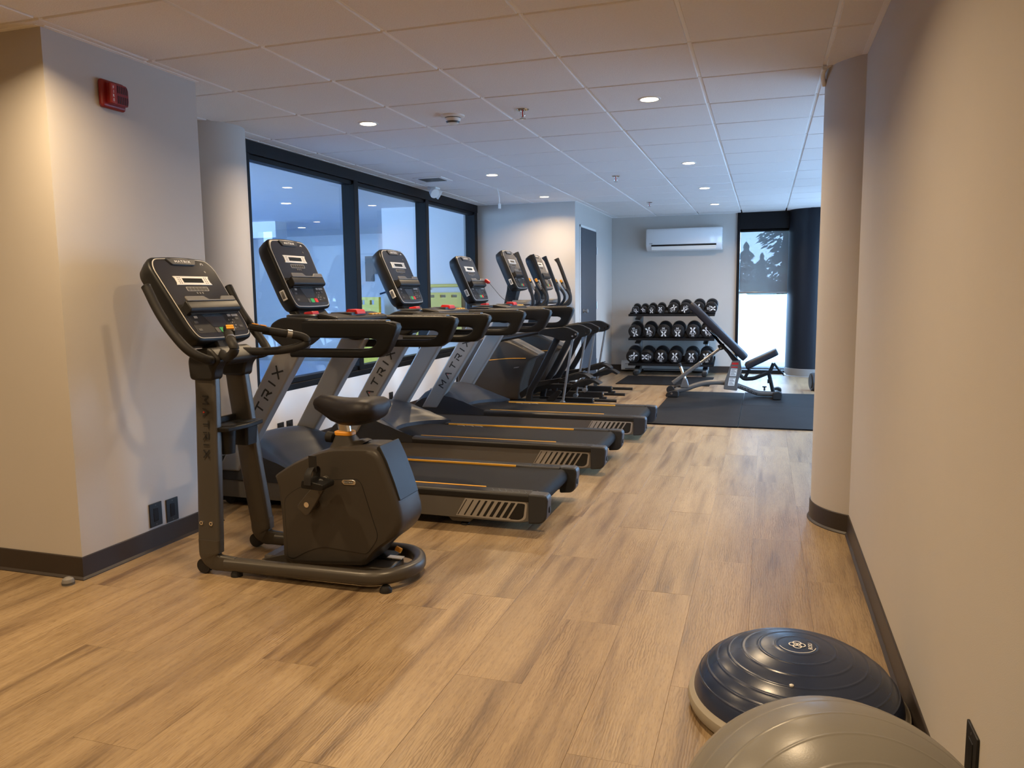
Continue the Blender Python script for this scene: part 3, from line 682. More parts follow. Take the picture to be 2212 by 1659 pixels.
    MB().prism(fillet([(-1.37, -0.14), (-1.25, -0.10), (-1.25, 0.10), (-1.37, 0.14)], 0.02, 3, True), XY, 1.12, 1.1425).obj('button_deck', 'slate', tray, 0.003)
    MB().prism(fillet([(-1.315, 1.138), (-1.235, 1.130), (-1.245, 1.156), (-1.305, 1.160)], 0.006, 3, True), XZ, -0.050, 0.050).obj('stop_button', 'red', tray, 0.005)
    MB().prism(fillet([(-1.50, 1.125), (-1.44, 1.130), (-1.445, 1.152), (-1.50, 1.146)], 0.004, 2, True), XZ, -0.205, -0.135).obj('safety_key', 'red', tray, 0.003)
    for k in range(3): MB().box(-1.262, -1.238, 0.13 + 0.045 * k, 0.160 + 0.045 * k, 1.120, 1.1305).obj('quick_key', 'yellow_rail', tray, 0.002)
    for k in range(3): MB().cyl((-1.33, -0.27 + 0.27 * k, 1.04), (-1.325, -0.27 + 0.27 * k, 1.028), 0.010, 12).obj('bolt', 'steel', tray)
    # neck and console
    MB().loft([[(x - dx, y, z) for x, y in ((-0.035, -w_), (0.035, -w_), (0.035, w_), (-0.035, w_))] for dx, z, w_ in ((1.555, 1.09, 0.17), (1.620, 1.165, 0.16), (1.668, 1.25, 0.15))]).obj('neck', 'black', t, 0.015)
    console(t, (-1.563, 1.190), (-1.734, 1.578))
    # motor hood
    ny, nx = 15, 22; vs = []; fs = []
    prof = [(0, 0.215), (0.05, 0.290), (0.14, 0.345), (0.28, 0.380), (0.42, 0.390), (0.55, 0.372), (0.70, 0.325), (0.85, 0.270), (1.0, 0.224)]
    def pz(u):
        for (a, b), (c, d) in zip(prof, prof[1:]):
            if u <= c: k = (u - a) / (c - a); k = k * k * (3 - 2 * k) * 0.4 + k * 0.6; return b + (d - b) * k
        return prof[-1][1]
    for j in range(ny):
        y = -0.372 + 0.744 * j / (ny - 1); e = abs(y) / 0.372; xr_ = -1.70 + 0.275 * e ** 2.2
        for i in range(nx):
            u = i / (nx - 1); z = pz(u); z = 0.20 + (z - 0.20) * (1 - 0.30 * e ** 8)
            vs.append((-2.11 + (xr_ + 2.11) * u, y, z))
    for j in range(ny - 1):
        for i in range(nx - 1): a = j * nx + i; fs.append((a, a + 1, a + nx + 1, a + nx))
    per = [j * nx for j in range(ny)] + [(ny - 1) * nx + i for i in range(1, nx)] + [j * nx + nx - 1 for j in range(ny - 2, -1, -1)] + [i for i in range(nx - 2, 0, -1)]
    base = len(vs); vs += [(vs[k][0], vs[k][1] * 0.995, 0.168 if abs(vs[k][1]) > 0.25 or vs[k][0] < -2 else 0.19) for k in per]
    n = len(per)
    for q_ in range(n): fs.append((per[q_], per[(q_ + 1) % n], base + (q_ + 1) % n, base + q_))
    MB().add(vs, fs).obj('motor_hood', 'slate', t, angle=40)
    MB().loft([[(-1.93 + dx * ca_ , -0.22 + dy, 0.3785 + dz) for dx, dy in ((-0.03, -0.10), (0.03, -0.10), (0.03, 0.10), (-0.03, 0.10))] for dz, ca_ in ((0.0, 1), (0.0085, 1))]).obj('hood_sticker', 'bezel', t)
    mk = MB()
    for k in range(3):
        x = -0.62 + 0.075 * k; mk.prism([(x, -0.262 + 0.008), (x + 0.05, -0.262 + 0.008), (x + 0.075, -0.262 + 0.030), (x + 0.068, -0.262 + 0.030), (x + 0.046, -0.262 + 0.013), (x, -0.262 + 0.013)], XY, 0.1955, 0.1966)
        mk.prism([(x - 0.7, 0.262 - 0.008), (x - 0.65, 0.262 - 0.008), (x - 0.625, 0.262 - 0.030), (x - 0.632, 0.262 - 0.030), (x - 0.654, 0.262 - 0.013), (x - 0.7, 0.262 - 0.013)], XY, 0.1955, 0.1966)
    mk.obj('belt_markings', 'white_ink', t, smooth=False)
    return t
tm1 = make_treadmill()
tm2 = copy_tree(tm1); tm3 = copy_tree(tm1)
for o, loc, lab in ((tm1, (-1.042, 4.135, 0), 'grey and black treadmill nearest the exercise bike, first of three'),
                    (tm2, (-0.995, 5.445, 0), 'middle one of the three grey and black treadmills'),
                    (tm3, (-0.915, 6.75, 0), 'farthest grey treadmill with a red safety clip hanging on its console')):
    o.location = loc; o['label'] = lab
MB().prism(fillet([(-1.60, 1.345), (-1.56, 1.325), (-1.545, 1.345), (-1.585, 1.375)], 0.006, 2, True), XZ, 0.165, 0.205).obj('safety_clip', 'red', tm3, 0.003)
MB().tube(spline([(-1.555, 0.19, 1.335), (-1.50, 0.17, 1.28), (-1.42, 0.13, 1.205), (-1.34, 0.06, 1.165), (-1.29, 0.0, 1.155)], 8), 0.0022, 6).obj('safety_cord', 'black_soft', tm3)

# ------------------------------------------------------------------ exercise bike
def make_bike():
    OX = 1.95
    t = thing('exercise_bike', 'dark upright exercise bike with saddle in front of the treadmills', 'exercise bike', (-1.95, 3.0, 0))
    X = lambda x: x + OX
    def P3(l): return [(X(a), b, c) for a, b, c in l]
    # floor frame
    path = fillet(P3([(-2.27, -0.19, 0.052), (-1.50, -0.185, 0.058), (-1.405, 0.0, 0.060), (-1.50, 0.185, 0.058), (-2.27, 0.19, 0.052)]), 0.16, 8)
    fr = MB().sweep(path, rect_prof(0.062, 0.056, 0.025, 4), (0, 0, 1)).obj('floor_frame', 'bike_frame', t, angle=50)
    for x, y in ((-2.22, -0.19), (-2.22, 0.19), (-1.49, -0.17), (-1.49, 0.17)):
        MB().lathe([(0.026, 0), (0.026, 0.012), (0.018, 0.026)], (X(x), y, 0), seg=16).obj('foot', 'black_soft', fr)
    MB().box(X(-1.66), X(-1.56), 0.02, 0.13, 0.062, 0.072).obj('rear_plate', 'black', fr, 0.003)
    MB().box(X(-1.585), X(-1.515), 0.03, 0.065, 0.070, 0.074).obj('spec_sticker', 'white', fr)
    for s in (-1, 1):
        pth = fillet(P3([(-2.390, s * 0.100, 0.935), (-2.352, s * 0.192, 0.075), (-2.335, s * 0.192, 0.054), (-2.25, s * 0.190, 0.052)]), [0, 0.03, 0.04, 0], 6)
        secs = []
        # flat wide leg that rounds into the floor tube
        leg = [(-2.392, s * 0.100, 0.950, 0.108), (-2.384, s * 0.112, 0.80, 0.110), (-2.366, s * 0.152, 0.42, 0.112), (-2.350, s * 0.188, 0.13, 0.112)]
        for x, y, z, wd in leg:
            secs.append([(X(x) + u * wd / 0.11, y + v, z) for u, v in rect_prof(0.11, 0.05, 0.014, 3)])
        u_ = MB().loft(secs).obj('upright', 'bike_frame', t, angle=50)
        el = fillet(P3([(-2.350, s * 0.188, 0.16), (-2.350, s * 0.190, 0.056), (-2.22, s * 0.190, 0.052)]), 0.10, 8)
        MB().sweep(el, rect_prof(0.052, 0.112, 0.016, 3), (0, 1, 0), scale=[1 - 0.42 * max(0, (k - 2)) / (len(el) - 3) for k in range(len(el))]).obj('elbow', 'bike_frame', u_, angle=50)
        MB().cyl((X(-2.385), s * 0.19 - 0.018, 0.036), (X(-2.385), s * 0.19 + 0.018, 0.036), 0.034).obj('transport_wheel', 'black_soft', u_)
        tilt = (0.192 - 0.100) / (0.935 - 0.075)
        S = lambda a, b, c, s=s: (X(-2.352 - (b - 0.075) * 0.0465) + a, s * (0.192 - (b - 0.075) * tilt * 1.0 + 0.0258 + c), b)
        for z in (0.235, 0.900):
            for a in (-0.026, 0.026):
                p = S(a, z, -0.002); q = S(a, z, 0.004); MB().cyl(p, q, 0.0095, 14).obj('bolt', 'chrome', u_)
                MB().cyl(S(a, z, 0.0035), S(a, z, 0.0045), 0.0045, 8).obj('bolt_socket', 'ink', u_)
        T = (lambda a, b, c, S=S: S(b, 0.665 - a, c)) if s < 0 else (lambda a, b, c, S=S: S(-b, 0.665 - a, c))
        word_objs('MATRIX', T, 0.0325, 0.46, 0.19, 0, 0.010, 0.0012, 'ink', u_)
        MB().prism([(-0.069, -0.004), (-0.061, -0.004), (-0.065, 0.006)], T, 0.0, 0.0013).obj('letter_accent', 'red_ink', u_, smooth=False)
    # bracket on top of the legs
    br = fillet([(-2.455, 0.872), (-2.462, 0.965), (-2.43, 1.01), (-2.34, 1.02), (-2.283, 0.965), (-2.320, 0.925), (-2.328, 0.872)], 0.02, 3, True)
    for s in (-1, 1):
        MB().prism([(X(a), b) for a, b in br], XZ, s * 0.072, s * 0.142).obj('bracket', 'charcoal', t, 0.010)
    MB().prism([(X(a), b) for a, b in fillet([(-2.455, 0.935), (-2.462, 0.975), (-2.43, 1.012), (-2.34, 1.022), (-2.270, 0.965), (-2.300, 0.935)], 0.02, 3, True)], XZ, -0.08, 0.08).obj('bracket', 'charcoal', t, 0.010)
    MB().loft([[(X(x) + u, v * w_, z) for u, v in ((-0.05, -1), (0.05, -1), (0.05, 1), (-0.05, 1))] for x, z, w_ in ((-2.385, 1.0, 0.075), (-2.42, 1.08, 0.075), (-2.47, 1.16, 0.09))]).obj('neck', 'black', t, 0.012)
    console(t, (X(-2.364), 1.072), (X(-2.597), 1.420), sticker=False)
    # handlebars
    for s in (-1, 1):
        horn = spline(P3([(-2.39, s * 0.03, 0.985), (-2.345, s * 0.12, 0.965), (-2.300, s * 0.215, 0.975), (-2.345, s * 0.262, 1.015), (-2.415, s * 0.272, 1.090), (-2.485, s * 0.272, 1.185), (-2.540, s * 0.272, 1.288)]), 7)
        h = MB().tube(horn, 0.0205, 14, (0.3, 0, 1)).obj('handlebar', 'black_soft', t, angle=60)
        MB().lathe([(0.0206, -0.002), (0.0206, 0.006), (0.015, 0.010)], (X(-2.540), s * 0.272, 1.288), (-0.47, 0, 0.88), 14).obj('bar_end', 'black', h)
        hand = spline(P3([(-2.38, s * 0.02, 1.000), (-2.30, s * 0.10, 0.985), (-2.20, s * 0.20, 0.985), (-2.125, s * 0.262, 1.005), (-2.105, s * 0.272, 1.028), (-2.130, s * 0.255, 1.050), (-2.190, s * 0.190, 1.068), (-2.245, s * 0.125, 1.085)]), 7)
        h2 = MB().tube(hand, 0.0195, 14, (0, 0, 1)).obj('hand_grip', 'black_soft', t, angle=60)
        d = Vector((-0.6, -s * 0.68, 0.18)).normalized(); c = Vector((X(-2.255), s * 0.105, 1.094))
        MB().sweep([c - d * 0.045, c - d * 0.02, c + d * 0.03, c + d * 0.045], rect_prof(0.050, 0.032, 0.010, 3), (0.4, -s * 0.3, 0), scale=[0.75, 1, 1, 0.8]).obj('control_pod', 'black', h2)
        for k in (-1, 1):
            cc = c + d * (0.018 * k) + Vector((0.003, 0, 0.0165)); MB().sweep([cc - d * 0.012, cc + d * 0.012], rect_prof(0.032, 0.006, 0.002, 2), (0.4, -s * 0.3, 0)).obj('resistance_key', 'orange', h2)
        e = Vector((X(-2.165), s * 0.215, 1.063)); MB().sweep([e - d * 0.012, e + d * 0.012], rect_prof(0.0405, 0.0405, 0.018, 4), (0.4, -s * 0.3, 0)).obj('pulse_plate', 'steel', h2)
    # bottle and phone tray between the legs
    tr = MB().prism(fillet([(X(-2.415), -0.135), (X(-2.275), -0.140), (X(-2.255), 0.0), (X(-2.275), 0.140), (X(-2.415), 0.135)], 0.02, 3, True), XY, 0.640, 0.660).obj('bottle_tray', 'black', t, 0.004)
    MB().lathe([(0.042, 0.662), (0.046, 0.662), (0.046, 0.655), (0.036, 0.53), (0.0, 0.53)], (X(-2.335), -0.065, 0), seg=24).obj('bottle_cup', 'black', tr)
    MB().loft([[(X(-2.335) + u * k, 0.065 + v * k, z) for u, v in rect_prof(0.10, 0.095, 0.015, 3)] for k, z in ((1, 0.655), (0.85, 0.55))]).obj('phone_pocket', 'black', tr)
    MB().prism(circ(0.039, 20, X(-2.335), -0.065), XY, 0.655, 0.6625).obj('cup_well', 'ink', tr); MB().prism([(X(-2.335) + a, 0.065 + b) for a, b in rect_prof(0.085, 0.08, 0.012, 3)], XY, 0.655, 0.6615).obj('pocket_well', 'ink', tr)
    MB().box(X(-2.425), X(-2.405), -0.135, 0.135, 0.64, 0.685).obj('tray_back', 'black', tr, 0.004)
    # shroud
    ol = [(-2.060, .452), (-1.965, .512), (-1.847, .566), (-1.762, .590), (-1.640, .598), (-1.545, .600), (-1.508, .520), (-1.452, .372), (-1.432, .272), (-1.475, .212), (-1.565, .147), (-1.62, .075), (-1.99, .046), (-2.032, .066), (-2.03, .266), (-2.045, .420)]
    o2 = fillet([(X(a), b) for a, b in ol], [0.012, .05, .05, .05, .03, .04, .06, .06, .04, .04, .05, .02, .02, .03, .08, .03], 3, True)
    cx = sum(p[0] for p in o2) / len(o2); cz = sum(p[1] for p in o2) / len(o2)
    secs = [[(cx + (a - cx) * k, y, cz + (b - cz) * k) for a, b in o2] for y, k in ((-0.118, 0.90), (-0.116, 0.955), (-0.105, 0.985), (-0.085, 1.0), (0.085, 1.0), (0.105, 0.985), (0.116, 0.955), (0.118, 0.90))]
    sh_ = MB().loft(secs).obj('shroud', 'bike', t, angle=45)
    pl = fillet([(X(a), b) for a, b in [(-2.005, .355), (-1.93, .410), (-1.79, .452), (-1.635, .466), (-1.615, .445), (-1.565, .285), (-1.540, .215), (-1.60, .135), (-1.82, .150), (-1.90, .120), (-1.97, .080), (-2.0, .085)]], [0.03, .05, .05, .015, .01, .05, .04, .02, .04, .03, .015, .01], 4, True)
    for s in (-1, 1):
        MB().prism(pl, XZ, s * 0.110, s * 0.1186).obj('panel_seam', 'ink', sh_, smooth=False)
        ctr = (sum(p[0] for p in pl) / len(pl), sum(p[1] for p in pl) / len(pl))
        MB().prism([(ctr[0] + (a - ctr[0]) * 0.988, ctr[1] + (b - ctr[1]) * 0.986) for a, b in pl], XZ, s * 0.110, s * 0.1198).obj('side_cover', 'bike', sh_)
        bd = MB().prism(fillet([(X(-1.705), .458), (X(-1.652), .460), (X(-1.642), .450), (X(-1.648), .438), (X(-1.70), .437), (X(-1.712), .448)], 0.003, 2, True), XZ, s * 0.112, s * 0.1222).obj('brand_badge', 'chrome', sh_, 0.001)
        MB().prism([(X(-1.697), .4425), (X(-1.656), .4435), (X(-1.654), .4545), (X(-1.70), .4535)], XZ, s * 0.112, s * 0.1230).obj('badge_plate', 'ink', sh_, smooth=False)
        mb = MB(); wide_word(mb, 'MATRIX', (lambda a, b, c: (X(-1.677) + a, c, .4485 + b)) if s < 0 else (lambda a, b, c: (X(-1.677) - a, c, .4485 + b)), 0.0050, 0.35, 0.2, 0, 0, s * 0.1234); mb.obj('badge_lettering', 'white_ink', sh_, smooth=False)
        # crank and pedal
        ax = (X(-1.856), .350); d = 1 if s < 0 else -1
        MB().cyl((ax[0], s * 0.112, ax[1]), (ax[0], s * 0.150, ax[1]), 0.030).obj('crank_boss', 'bike', t)
        cr = MB().loft([[(ax[0] + d * (u * 0.62 - v * 0.78) , y, ax[1] + d * (u * 0.78 + v * 0.62)) for u, v in fillet([(-0.045, -0.033), (0.03, -0.030), (0.155, -0.016), (0.165, 0.0), (0.155, 0.016), (0.03, 0.030), (-0.045, 0.033)], 0.02, 4, True)] for y in (s * 0.150, s * 0.172)]).obj('crank_arm', 'bike_frame', t, 0.003)
        MB().cyl((ax[0], s * 0.170, ax[1]), (ax[0], s * 0.1745, ax[1]), 0.012, 16).obj('crank_bolt', 'chrome', cr)
        pc = (ax[0] + d * 0.62 * 0.15, ax[1] + d * 0.78 * 0.15)
        pe = MB().loft([[(pc[0] + u, y, pc[1] + v) for u, v in fillet([(-0.052, -0.016), (0.05, -0.022), (0.055, 0.004), (-0.045, 0.020)], 0.010, 3, True)] for y in (s * 0.180, s * 0.275)]).obj('pedal', 'black', t, 0.004)
        MB().sweep(spline([(pc[0] - 0.030, s * 0.185, pc[1] + 0.005), (pc[0] - 0.025, s * 0.190, pc[1] + 0.050), (pc[0] - 0.020, s * 0.230, pc[1] + 0.066), (pc[0] - 0.015, s * 0.270, pc[1] + 0.045), (pc[0] - 0.015, s * 0.280, pc[1] + 0.0)], 5), rect_prof(0.034, 0.004, 0.0015, 2), (1, 0, 0.2)).obj('pedal_strap', 'black_soft', pe)
        MB().box(pc[0] - 0.030, pc[0] + 0.005, min(s * 0.235, s * 0.240), max(s * 0.235, s * 0.240), pc[1] + 0.050, pc[1] + 0.115).obj('strap_tail', 'black_soft', pe)
    MB().loft([[(X(x) + nx_ * c, y, z + nz_ * c) for x, z, nx_, nz_ in ((-1.541, .606, .3, .95), (-1.512, .545, .93, .36), (-1.478, .455, .94, .34), (-1.452, .375, .95, .3)) for c in (0.003,)] + [(X(x), y, z) for x, z in ((-1.47, .375), (-1.495, .455), (-1.53, .545), (-1.555, .600))] for y in (-0.092, -0.06, 0.06, 0.092)]).obj('rear_cover', 'charcoal', sh_, 0.003)
    MB().prism(fillet([(X(-2.16), .052), (X(-2.02), .090), (X(-1.98), .050)], 0.01, 2, True), XZ, -0.10, 0.10).obj('front_skirt', 'bike', t, 0.006)
    MB().box(X(-2.16), X(-1.52), -0.075, 0.075, 0.034, 0.066).obj('spine', 'bike_frame', t, 0.010)
    MB().cyl((X(-1.545), 0.045, 0.115), (X(-1.520), 0.045, 0.105), 0.012, 12).obj('power_socket', 'orange', t)
    # seat post
    a, b = Vector((X(-1.735), 0, 0.56)), Vector((X(-1.752), 0, 0.70)); dd = (b - a).normalized()
    MB().loft([[(X(x) + u, v, z) for u, v in rect_prof(w_, d_, 0.02, 3)] for x, z, w_, d_ in ((-1.740, .575, .155, .10), (-1.748, .600, .110, .085), (-1.754, .632, .078, .066))]).obj('post_sleeve', 'bike', t, angle=50)
    MB().prism(fillet([(X(-1.72), .588), (X(-1.66), .596), (X(-1.635), .610), (X(-1.66), .615), (X(-1.72), .606)], 0.008, 3, True), XZ, -0.03, 0.03).obj('release_lever', 'bike', t, 0.004)
    MB().loft([[(X(x) + u, v, z) for u, v in rect_prof(0.088, 0.072, 0.026, 4)] for x, z in ((-1.754, .630), (-1.756, .648))]).obj('post_collar', 'orange', t, 0.004)
    MB().loft([[(X(x) + u, v, z) for u, v in rect_prof(0.058, 0.040, 0.018, 4)] for x, z in ((-1.752, .62), (-1.762, .705))]).obj('seat_post', 'chrome', t)
    MB().lathe([(0.008, 0.0), (0.008, 0.018), (0.017, 0.022), (0.024, 0.030), (0.025, 0.058), (0.018, 0.064)], (X(-1.785), 0, .612), (-1, -0.1, 0.12), 18).obj('adjuster_knob', 'black_soft', t)
    secs = []
    for x, hw, zt, zb in ((-1.906, .012, .775, .752), (-1.895, .026, .790, .738), (-1.865, .036, .806, .722), (-1.815, .046, .803, .690), (-1.765, .066, .797, .676), (-1.71, .095, .797, .674), (-1.655, .118, .803, .682), (-1.605, .122, .803, .696), (-1.578, .106, .792, .712), (-1.566, .070, .775, .730)):
        cz_ = (zt + zb) / 2; hz = (zt - zb) / 2; ring = []
        for i in range(28):
            a_ = 2 * math.pi * i / 28; ca_, sa_ = math.cos(a_), math.sin(a_)
            px = math.copysign(abs(ca_) ** 0.75, ca_) * hw * (1 if sa_ > -0.2 else 0.80); pz_ = math.copysign(abs(sa_) ** 0.8, sa_) * hz
            if sa_ > 0.5 and x > -1.72: pz_ -= 0.006 * (1 - abs(ca_) * 2)
            ring.append((X(x), px, cz_ + pz_))
        secs.append(ring)
    MB().loft(secs).obj('saddle', 'vinyl', t, angle=70)
    return t
make_bike()

# ------------------------------------------------------------------ elliptical trainers
def make_elliptical():
    OX = 1.55
    t = thing('elliptical_trainer', 'x', 'elliptical trainer', group='elliptical trainers beyond the treadmills')
    X = lambda x: x + OX
    PX = lambda l: [(X(a), b) for a, b in l]
    MB().box(X(-3.15), X(-2.05), -0.06, 0.06, 0.030, 0.090).obj('base_beam', 'black', t, 0.01)
    MB().box(X(-3.10), X(-3.03), -0.28, 0.28, 0.0, 0.07).obj('front_foot', 'black', t, 0.015)
    for s in (-1, 1):
        b = MB().box(X(-2.45), X(-1.76), s * 0.27 - 0.035, s * 0.27 + 0.035, 0.018, 0.085).obj('side_rail', 'black', t, 0.006)
        MB().cyl((X(-1.78), s * 0.27, 0.060), (X(-1.505), s * 0.27, 0.060), 0.017, 12).obj('rail_tube', 'black', b)
        MB().cyl((X(-1.765), s * 0.27, 0.060), (X(-1.745), s * 0.27, 0.060), 0.021, 12).obj('tube_ring', 'chrome', b)
        MB().box(X(-1.80), X(-1.72), s * 0.27 - 0.03, s * 0.27 + 0.03, 0.0, 0.025).obj('rail_foot', 'black_soft', b)
    MB().box(X(-2.45), X(-2.36), -0.30, 0.30, 0.022, 0.075).obj('cross_beam', 'black', t, 0.006)
    # drive shroud
    ol = fillet(PX([(-3.16, .085), (-3.20, .30), (-3.12, .60), (-2.98, .74), (-2.70, .755), (-2.54, .716), (-2.262, .578), (-2.36, .530), (-2.455, .285), (-2.48, .100)]), [.03, .1, .1, .1, .08, .08, .015, .03, .05, .02], 4, True)
    cx = sum(p[0] for p in ol) / len(ol); cz = sum(p[1] for p in ol) / len(ol)
    sh_ = MB().loft([[(cx + (a - cx) * k, y, cz + (b - cz) * k) for a, b in ol] for y, k in ((-0.155, .90), (-0.150, .96), (-0.13, 1.0), (0.13, 1.0), (0.150, .96), (0.155, .90))]).obj('shroud', 'bike', t, angle=45)
    for s in (-1, 1):
        MB().sweep([(X(a), s * 0.1555, b) for a, b in spline([(-3.0, .500), (-2.785, .524), (-2.577, .543), (-2.40, .547)], 4)], rect_prof(0.005, 0.007, 0.002, 2), (0, 1, 0)).obj('copper_line', 'orange', sh_)
        MB().prism(fillet(PX([(-2.540, .438), (-2.482, .446), (-2.470, .458), (-2.528, .451)]), 0.003, 2, True), XZ, s * 0.150, s * 0.158).obj('brand_badge', 'chrome', sh_)
    MB().prism(fillet(PX([(-2.70, .762), (-2.55, .735), (-2.262, .590), (-2.285, .575), (-2.56, .700)]), 0.01, 3, True), XZ, -0.12, 0.12).obj('top_cover', 'panel_grey', sh_, 0.006)
    # mast and console
    MB().loft([[(X(x) + u, v * w_, z) for u, v in rect_prof(wx, 2.0, 0.02, 3)] for x, z, wx, w_ in ((-2.71, .70, .12, .065), (-2.63, 1.05, .112, .060), (-2.575, 1.27, .115, .065), (-2.57, 1.36, .10, .08))]).obj('mast', 'charcoal', t, 0.01)
    S = lambda a, b, c: (X(-2.605) + a * 0.22 - b * 0.97, c, 1.15 + a * 0.97 + b * 0.22)
    mb = MB(); wide_word(mb, 'MATRIX', S, 0.030, 0.5, 0.19, -0.01, 0.0, -0.0665); mb.obj('mast_lettering', 'ink', t, smooth=False)
    console(t, (X(-2.475), 1.300), (X(-2.650), 1.700))
    MB().loft([[(X(-2.46) + u * k, v * k, z) for u, v in rect_prof(0.20, 0.30, 0.05, 4)] for k, z in ((0.80, 1.102), (1.0, 1.118), (1.0, 1.150), (0.94, 1.160))]).obj('accessory_tray', 'panel_grey', t, angle=50)
    MB().cyl((X(-2.50), -0.10, 1.00), (X(-2.50), 0.10, 1.00), 0.05).obj('pivot_hub', 'black', t)
    for s in (-1, 1):
        # moving arm
        arm = spline([(X(-2.452), s * 0.285, 1.650), (X(-2.403), s * 0.285, 1.535), (X(-2.352), s * 0.285, 1.400), (X(-2.300), s * 0.285, 1.260), (X(-2.278), s * 0.280, 1.170), (X(-2.300), s * 0.265, 1.095), (X(-2.42), s * 0.22, 1.03), (X(-2.50), s * 0.16, 1.0)], 6)
        n = len(arm); sc_ = [1.35 if i < 2 else (1.22 if i < n * 0.42 else 1.0) for i in range(n)]
        a_ = MB().tube(arm, 0.0190, 12, (0, 1, 0), scale=sc_).obj('moving_arm', 'black_soft', t, angle=60)
        MB().prism(fillet([(X(-2.487), 1.640), (X(-2.428), 1.645), (X(-2.405), 1.590), (X(-2.440), 1.585)], 0.012, 3, True), XZ, s * 0.285 - 0.02, s * 0.285 + 0.02).obj('arm_horn', 'black_soft', a_, 0.006)
        # fixed handle with keys
        fx = spline([(X(-2.365), s * 0.13, 1.382), (X(-2.318), s * 0.13, 1.302), (X(-2.270), s * 0.13, 1.238), (X(-2.250), s * 0.13, 1.185), (X(-2.270), s * 0.12, 1.130), (X(-2.34), s * 0.09, 1.085), (X(-2.55), s * 0.05, 1.06)], 6)
        f_ = MB().tube(fx, 0.0165, 12, (0, 1, 0)).obj('fixed_handle', 'black_soft', t, angle=60)
        MB().prism(fillet([(X(-2.378), 1.380), (X(-2.356), 1.394), (X(-2.336), 1.360), (X(-2.356), 1.348)], 0.006, 2, True), XZ, s * 0.13 - 0.016, s * 0.13 + 0.016).obj('resistance_key', 'orange', f_, 0.003)
        MB().sweep([(X(-2.342), s * 0.13, 1.338), (X(-2.300), s * 0.13, 1.272)], rect_prof(0.0345, 0.0345, 0.016, 3), (0, 1, 0)).obj('pulse_plate', 'bench_grey', f_)
        # overhead link with pivot plate
        lk = MB().tube([(X(-2.70), s * 0.20, .735), (X(-2.589), s * 0.29, .760), (X(-2.18), s * 0.31, .842)], 0.024, 14, (0, 0, 1)).obj('overhead_link', 'charcoal', t, angle=60)
        pt = fillet(PX([(-2.21, .815), (-2.188, .862), (-1.915, .892), (-1.792, .832), (-1.805, .782), (-1.870, .752), (-1.965, .748), (-2.055, .785)]), [.01, .02, .05, .02, .03, .03, .02, .02], 4, True)
        MB().prism(pt, XZ, s * 0.31 - 0.036, s * 0.31 + 0.036).obj('pivot_plate', 'black', lk, 0.006)
        for (x, z) in ((-1.846, .796), (-1.812, .815)): MB().cyl((X(x), s * 0.31 - 0.041, z), (X(x), s * 0.31 + 0.041, z), 0.010, 12).obj('pivot_bolt', 'chrome', lk)
        MB().sweep([(X(-2.000), s * 0.31, .790), (X(-2.205), s * 0.30, .400), (X(-2.310), s * 0.29, .225), (X(-2.335), s * 0.285, .110), (X(-2.335), s * 0.28, .075)], rect_prof(0.044, 0.066, 0.012, 3), (0, 1, 0)).obj('rear_post', 'black', t, angle=50)
        MB().cyl((X(-1.850), s * 0.31, .785), (X(-1.960), s * 0.30, .110), 0.0125, 12).obj('chrome_rod', 'bench_grey', t)
        MB().cyl((X(-1.965), s * 0.30 - 0.035, .105), (X(-1.965), s * 0.30 + 0.035, .105), 0.024, 14).obj('rod_joint', 'bench_grey', t)
        # pedal beam
        dz = 0.0 if s < 0 else -0.105; dx = 0.0 if s < 0 else 0.02
        bm_ = MB().prism(fillet([(X(-2.46 + dx), .180), (X(-2.30 + dx), .300 + dz * .6), (X(-2.00 + dx), .352 + dz), (X(-1.97 + dx), .318 + dz), (X(-2.28 + dx), .250 + dz * .6), (X(-2.44 + dx), .120)], 0.02, 3, True), XZ, s * 0.19 - 0.028, s * 0.19 + 0.028).obj('pedal_beam', 'black', t, 0.006)
        pd = fillet([(X(-2.02 + dx), .335 + dz), (X(-1.93 + dx), .372 + dz), (X(-1.80 + dx), .414 + dz), (X(-1.735 + dx), .404 + dz), (X(-1.672 + dx), .366 + dz), (X(-1.690 + dx), .350 + dz), (X(-1.750 + dx), .378 + dz), (X(-1.81 + dx), .345 + dz), (X(-2.0 + dx), .315 + dz)], 0.015, 3, True)
        pdo = MB().prism(pd, XZ, s * 0.19 - 0.080, s * 0.19 + 0.080).obj('pedal', 'black', t, 0.006)
        MB().prism([(X(-1.93 + dx), s * 0.19 - 0.055), (X(-1.76 + dx), s * 0.19 - 0.06), (X(-1.76 + dx), s * 0.19 + 0.06), (X(-1.93 + dx), s * 0.19 + 0.055)], lambda a, b, c: (a, b, c + (.372 + dz + (a - X(-1.93 + dx)) * 0.28)), 0.0, 0.012).obj('pedal_pad', 'black_soft', pdo)
        MB().prism(fillet([(X(-2.16), .120), (X(-2.02), .235), (X(-1.98), .215), (X(-2.09), .085)], 0.02, 3, True), XZ, s * 0.24 - 0.012, s * 0.24 + 0.012).obj('roller_bracket', 'black', t, 0.003)
    return t
e1 = make_elliptical(); e2 = copy_tree(e1)
e1.location = (-1.55, 8.02, 0); e1['label'] = 'black elliptical trainer right behind the farthest treadmill'
e2.location = (-1.55, 9.10, 0); e2['label'] = 'farther black elliptical trainer, next to the grey door'
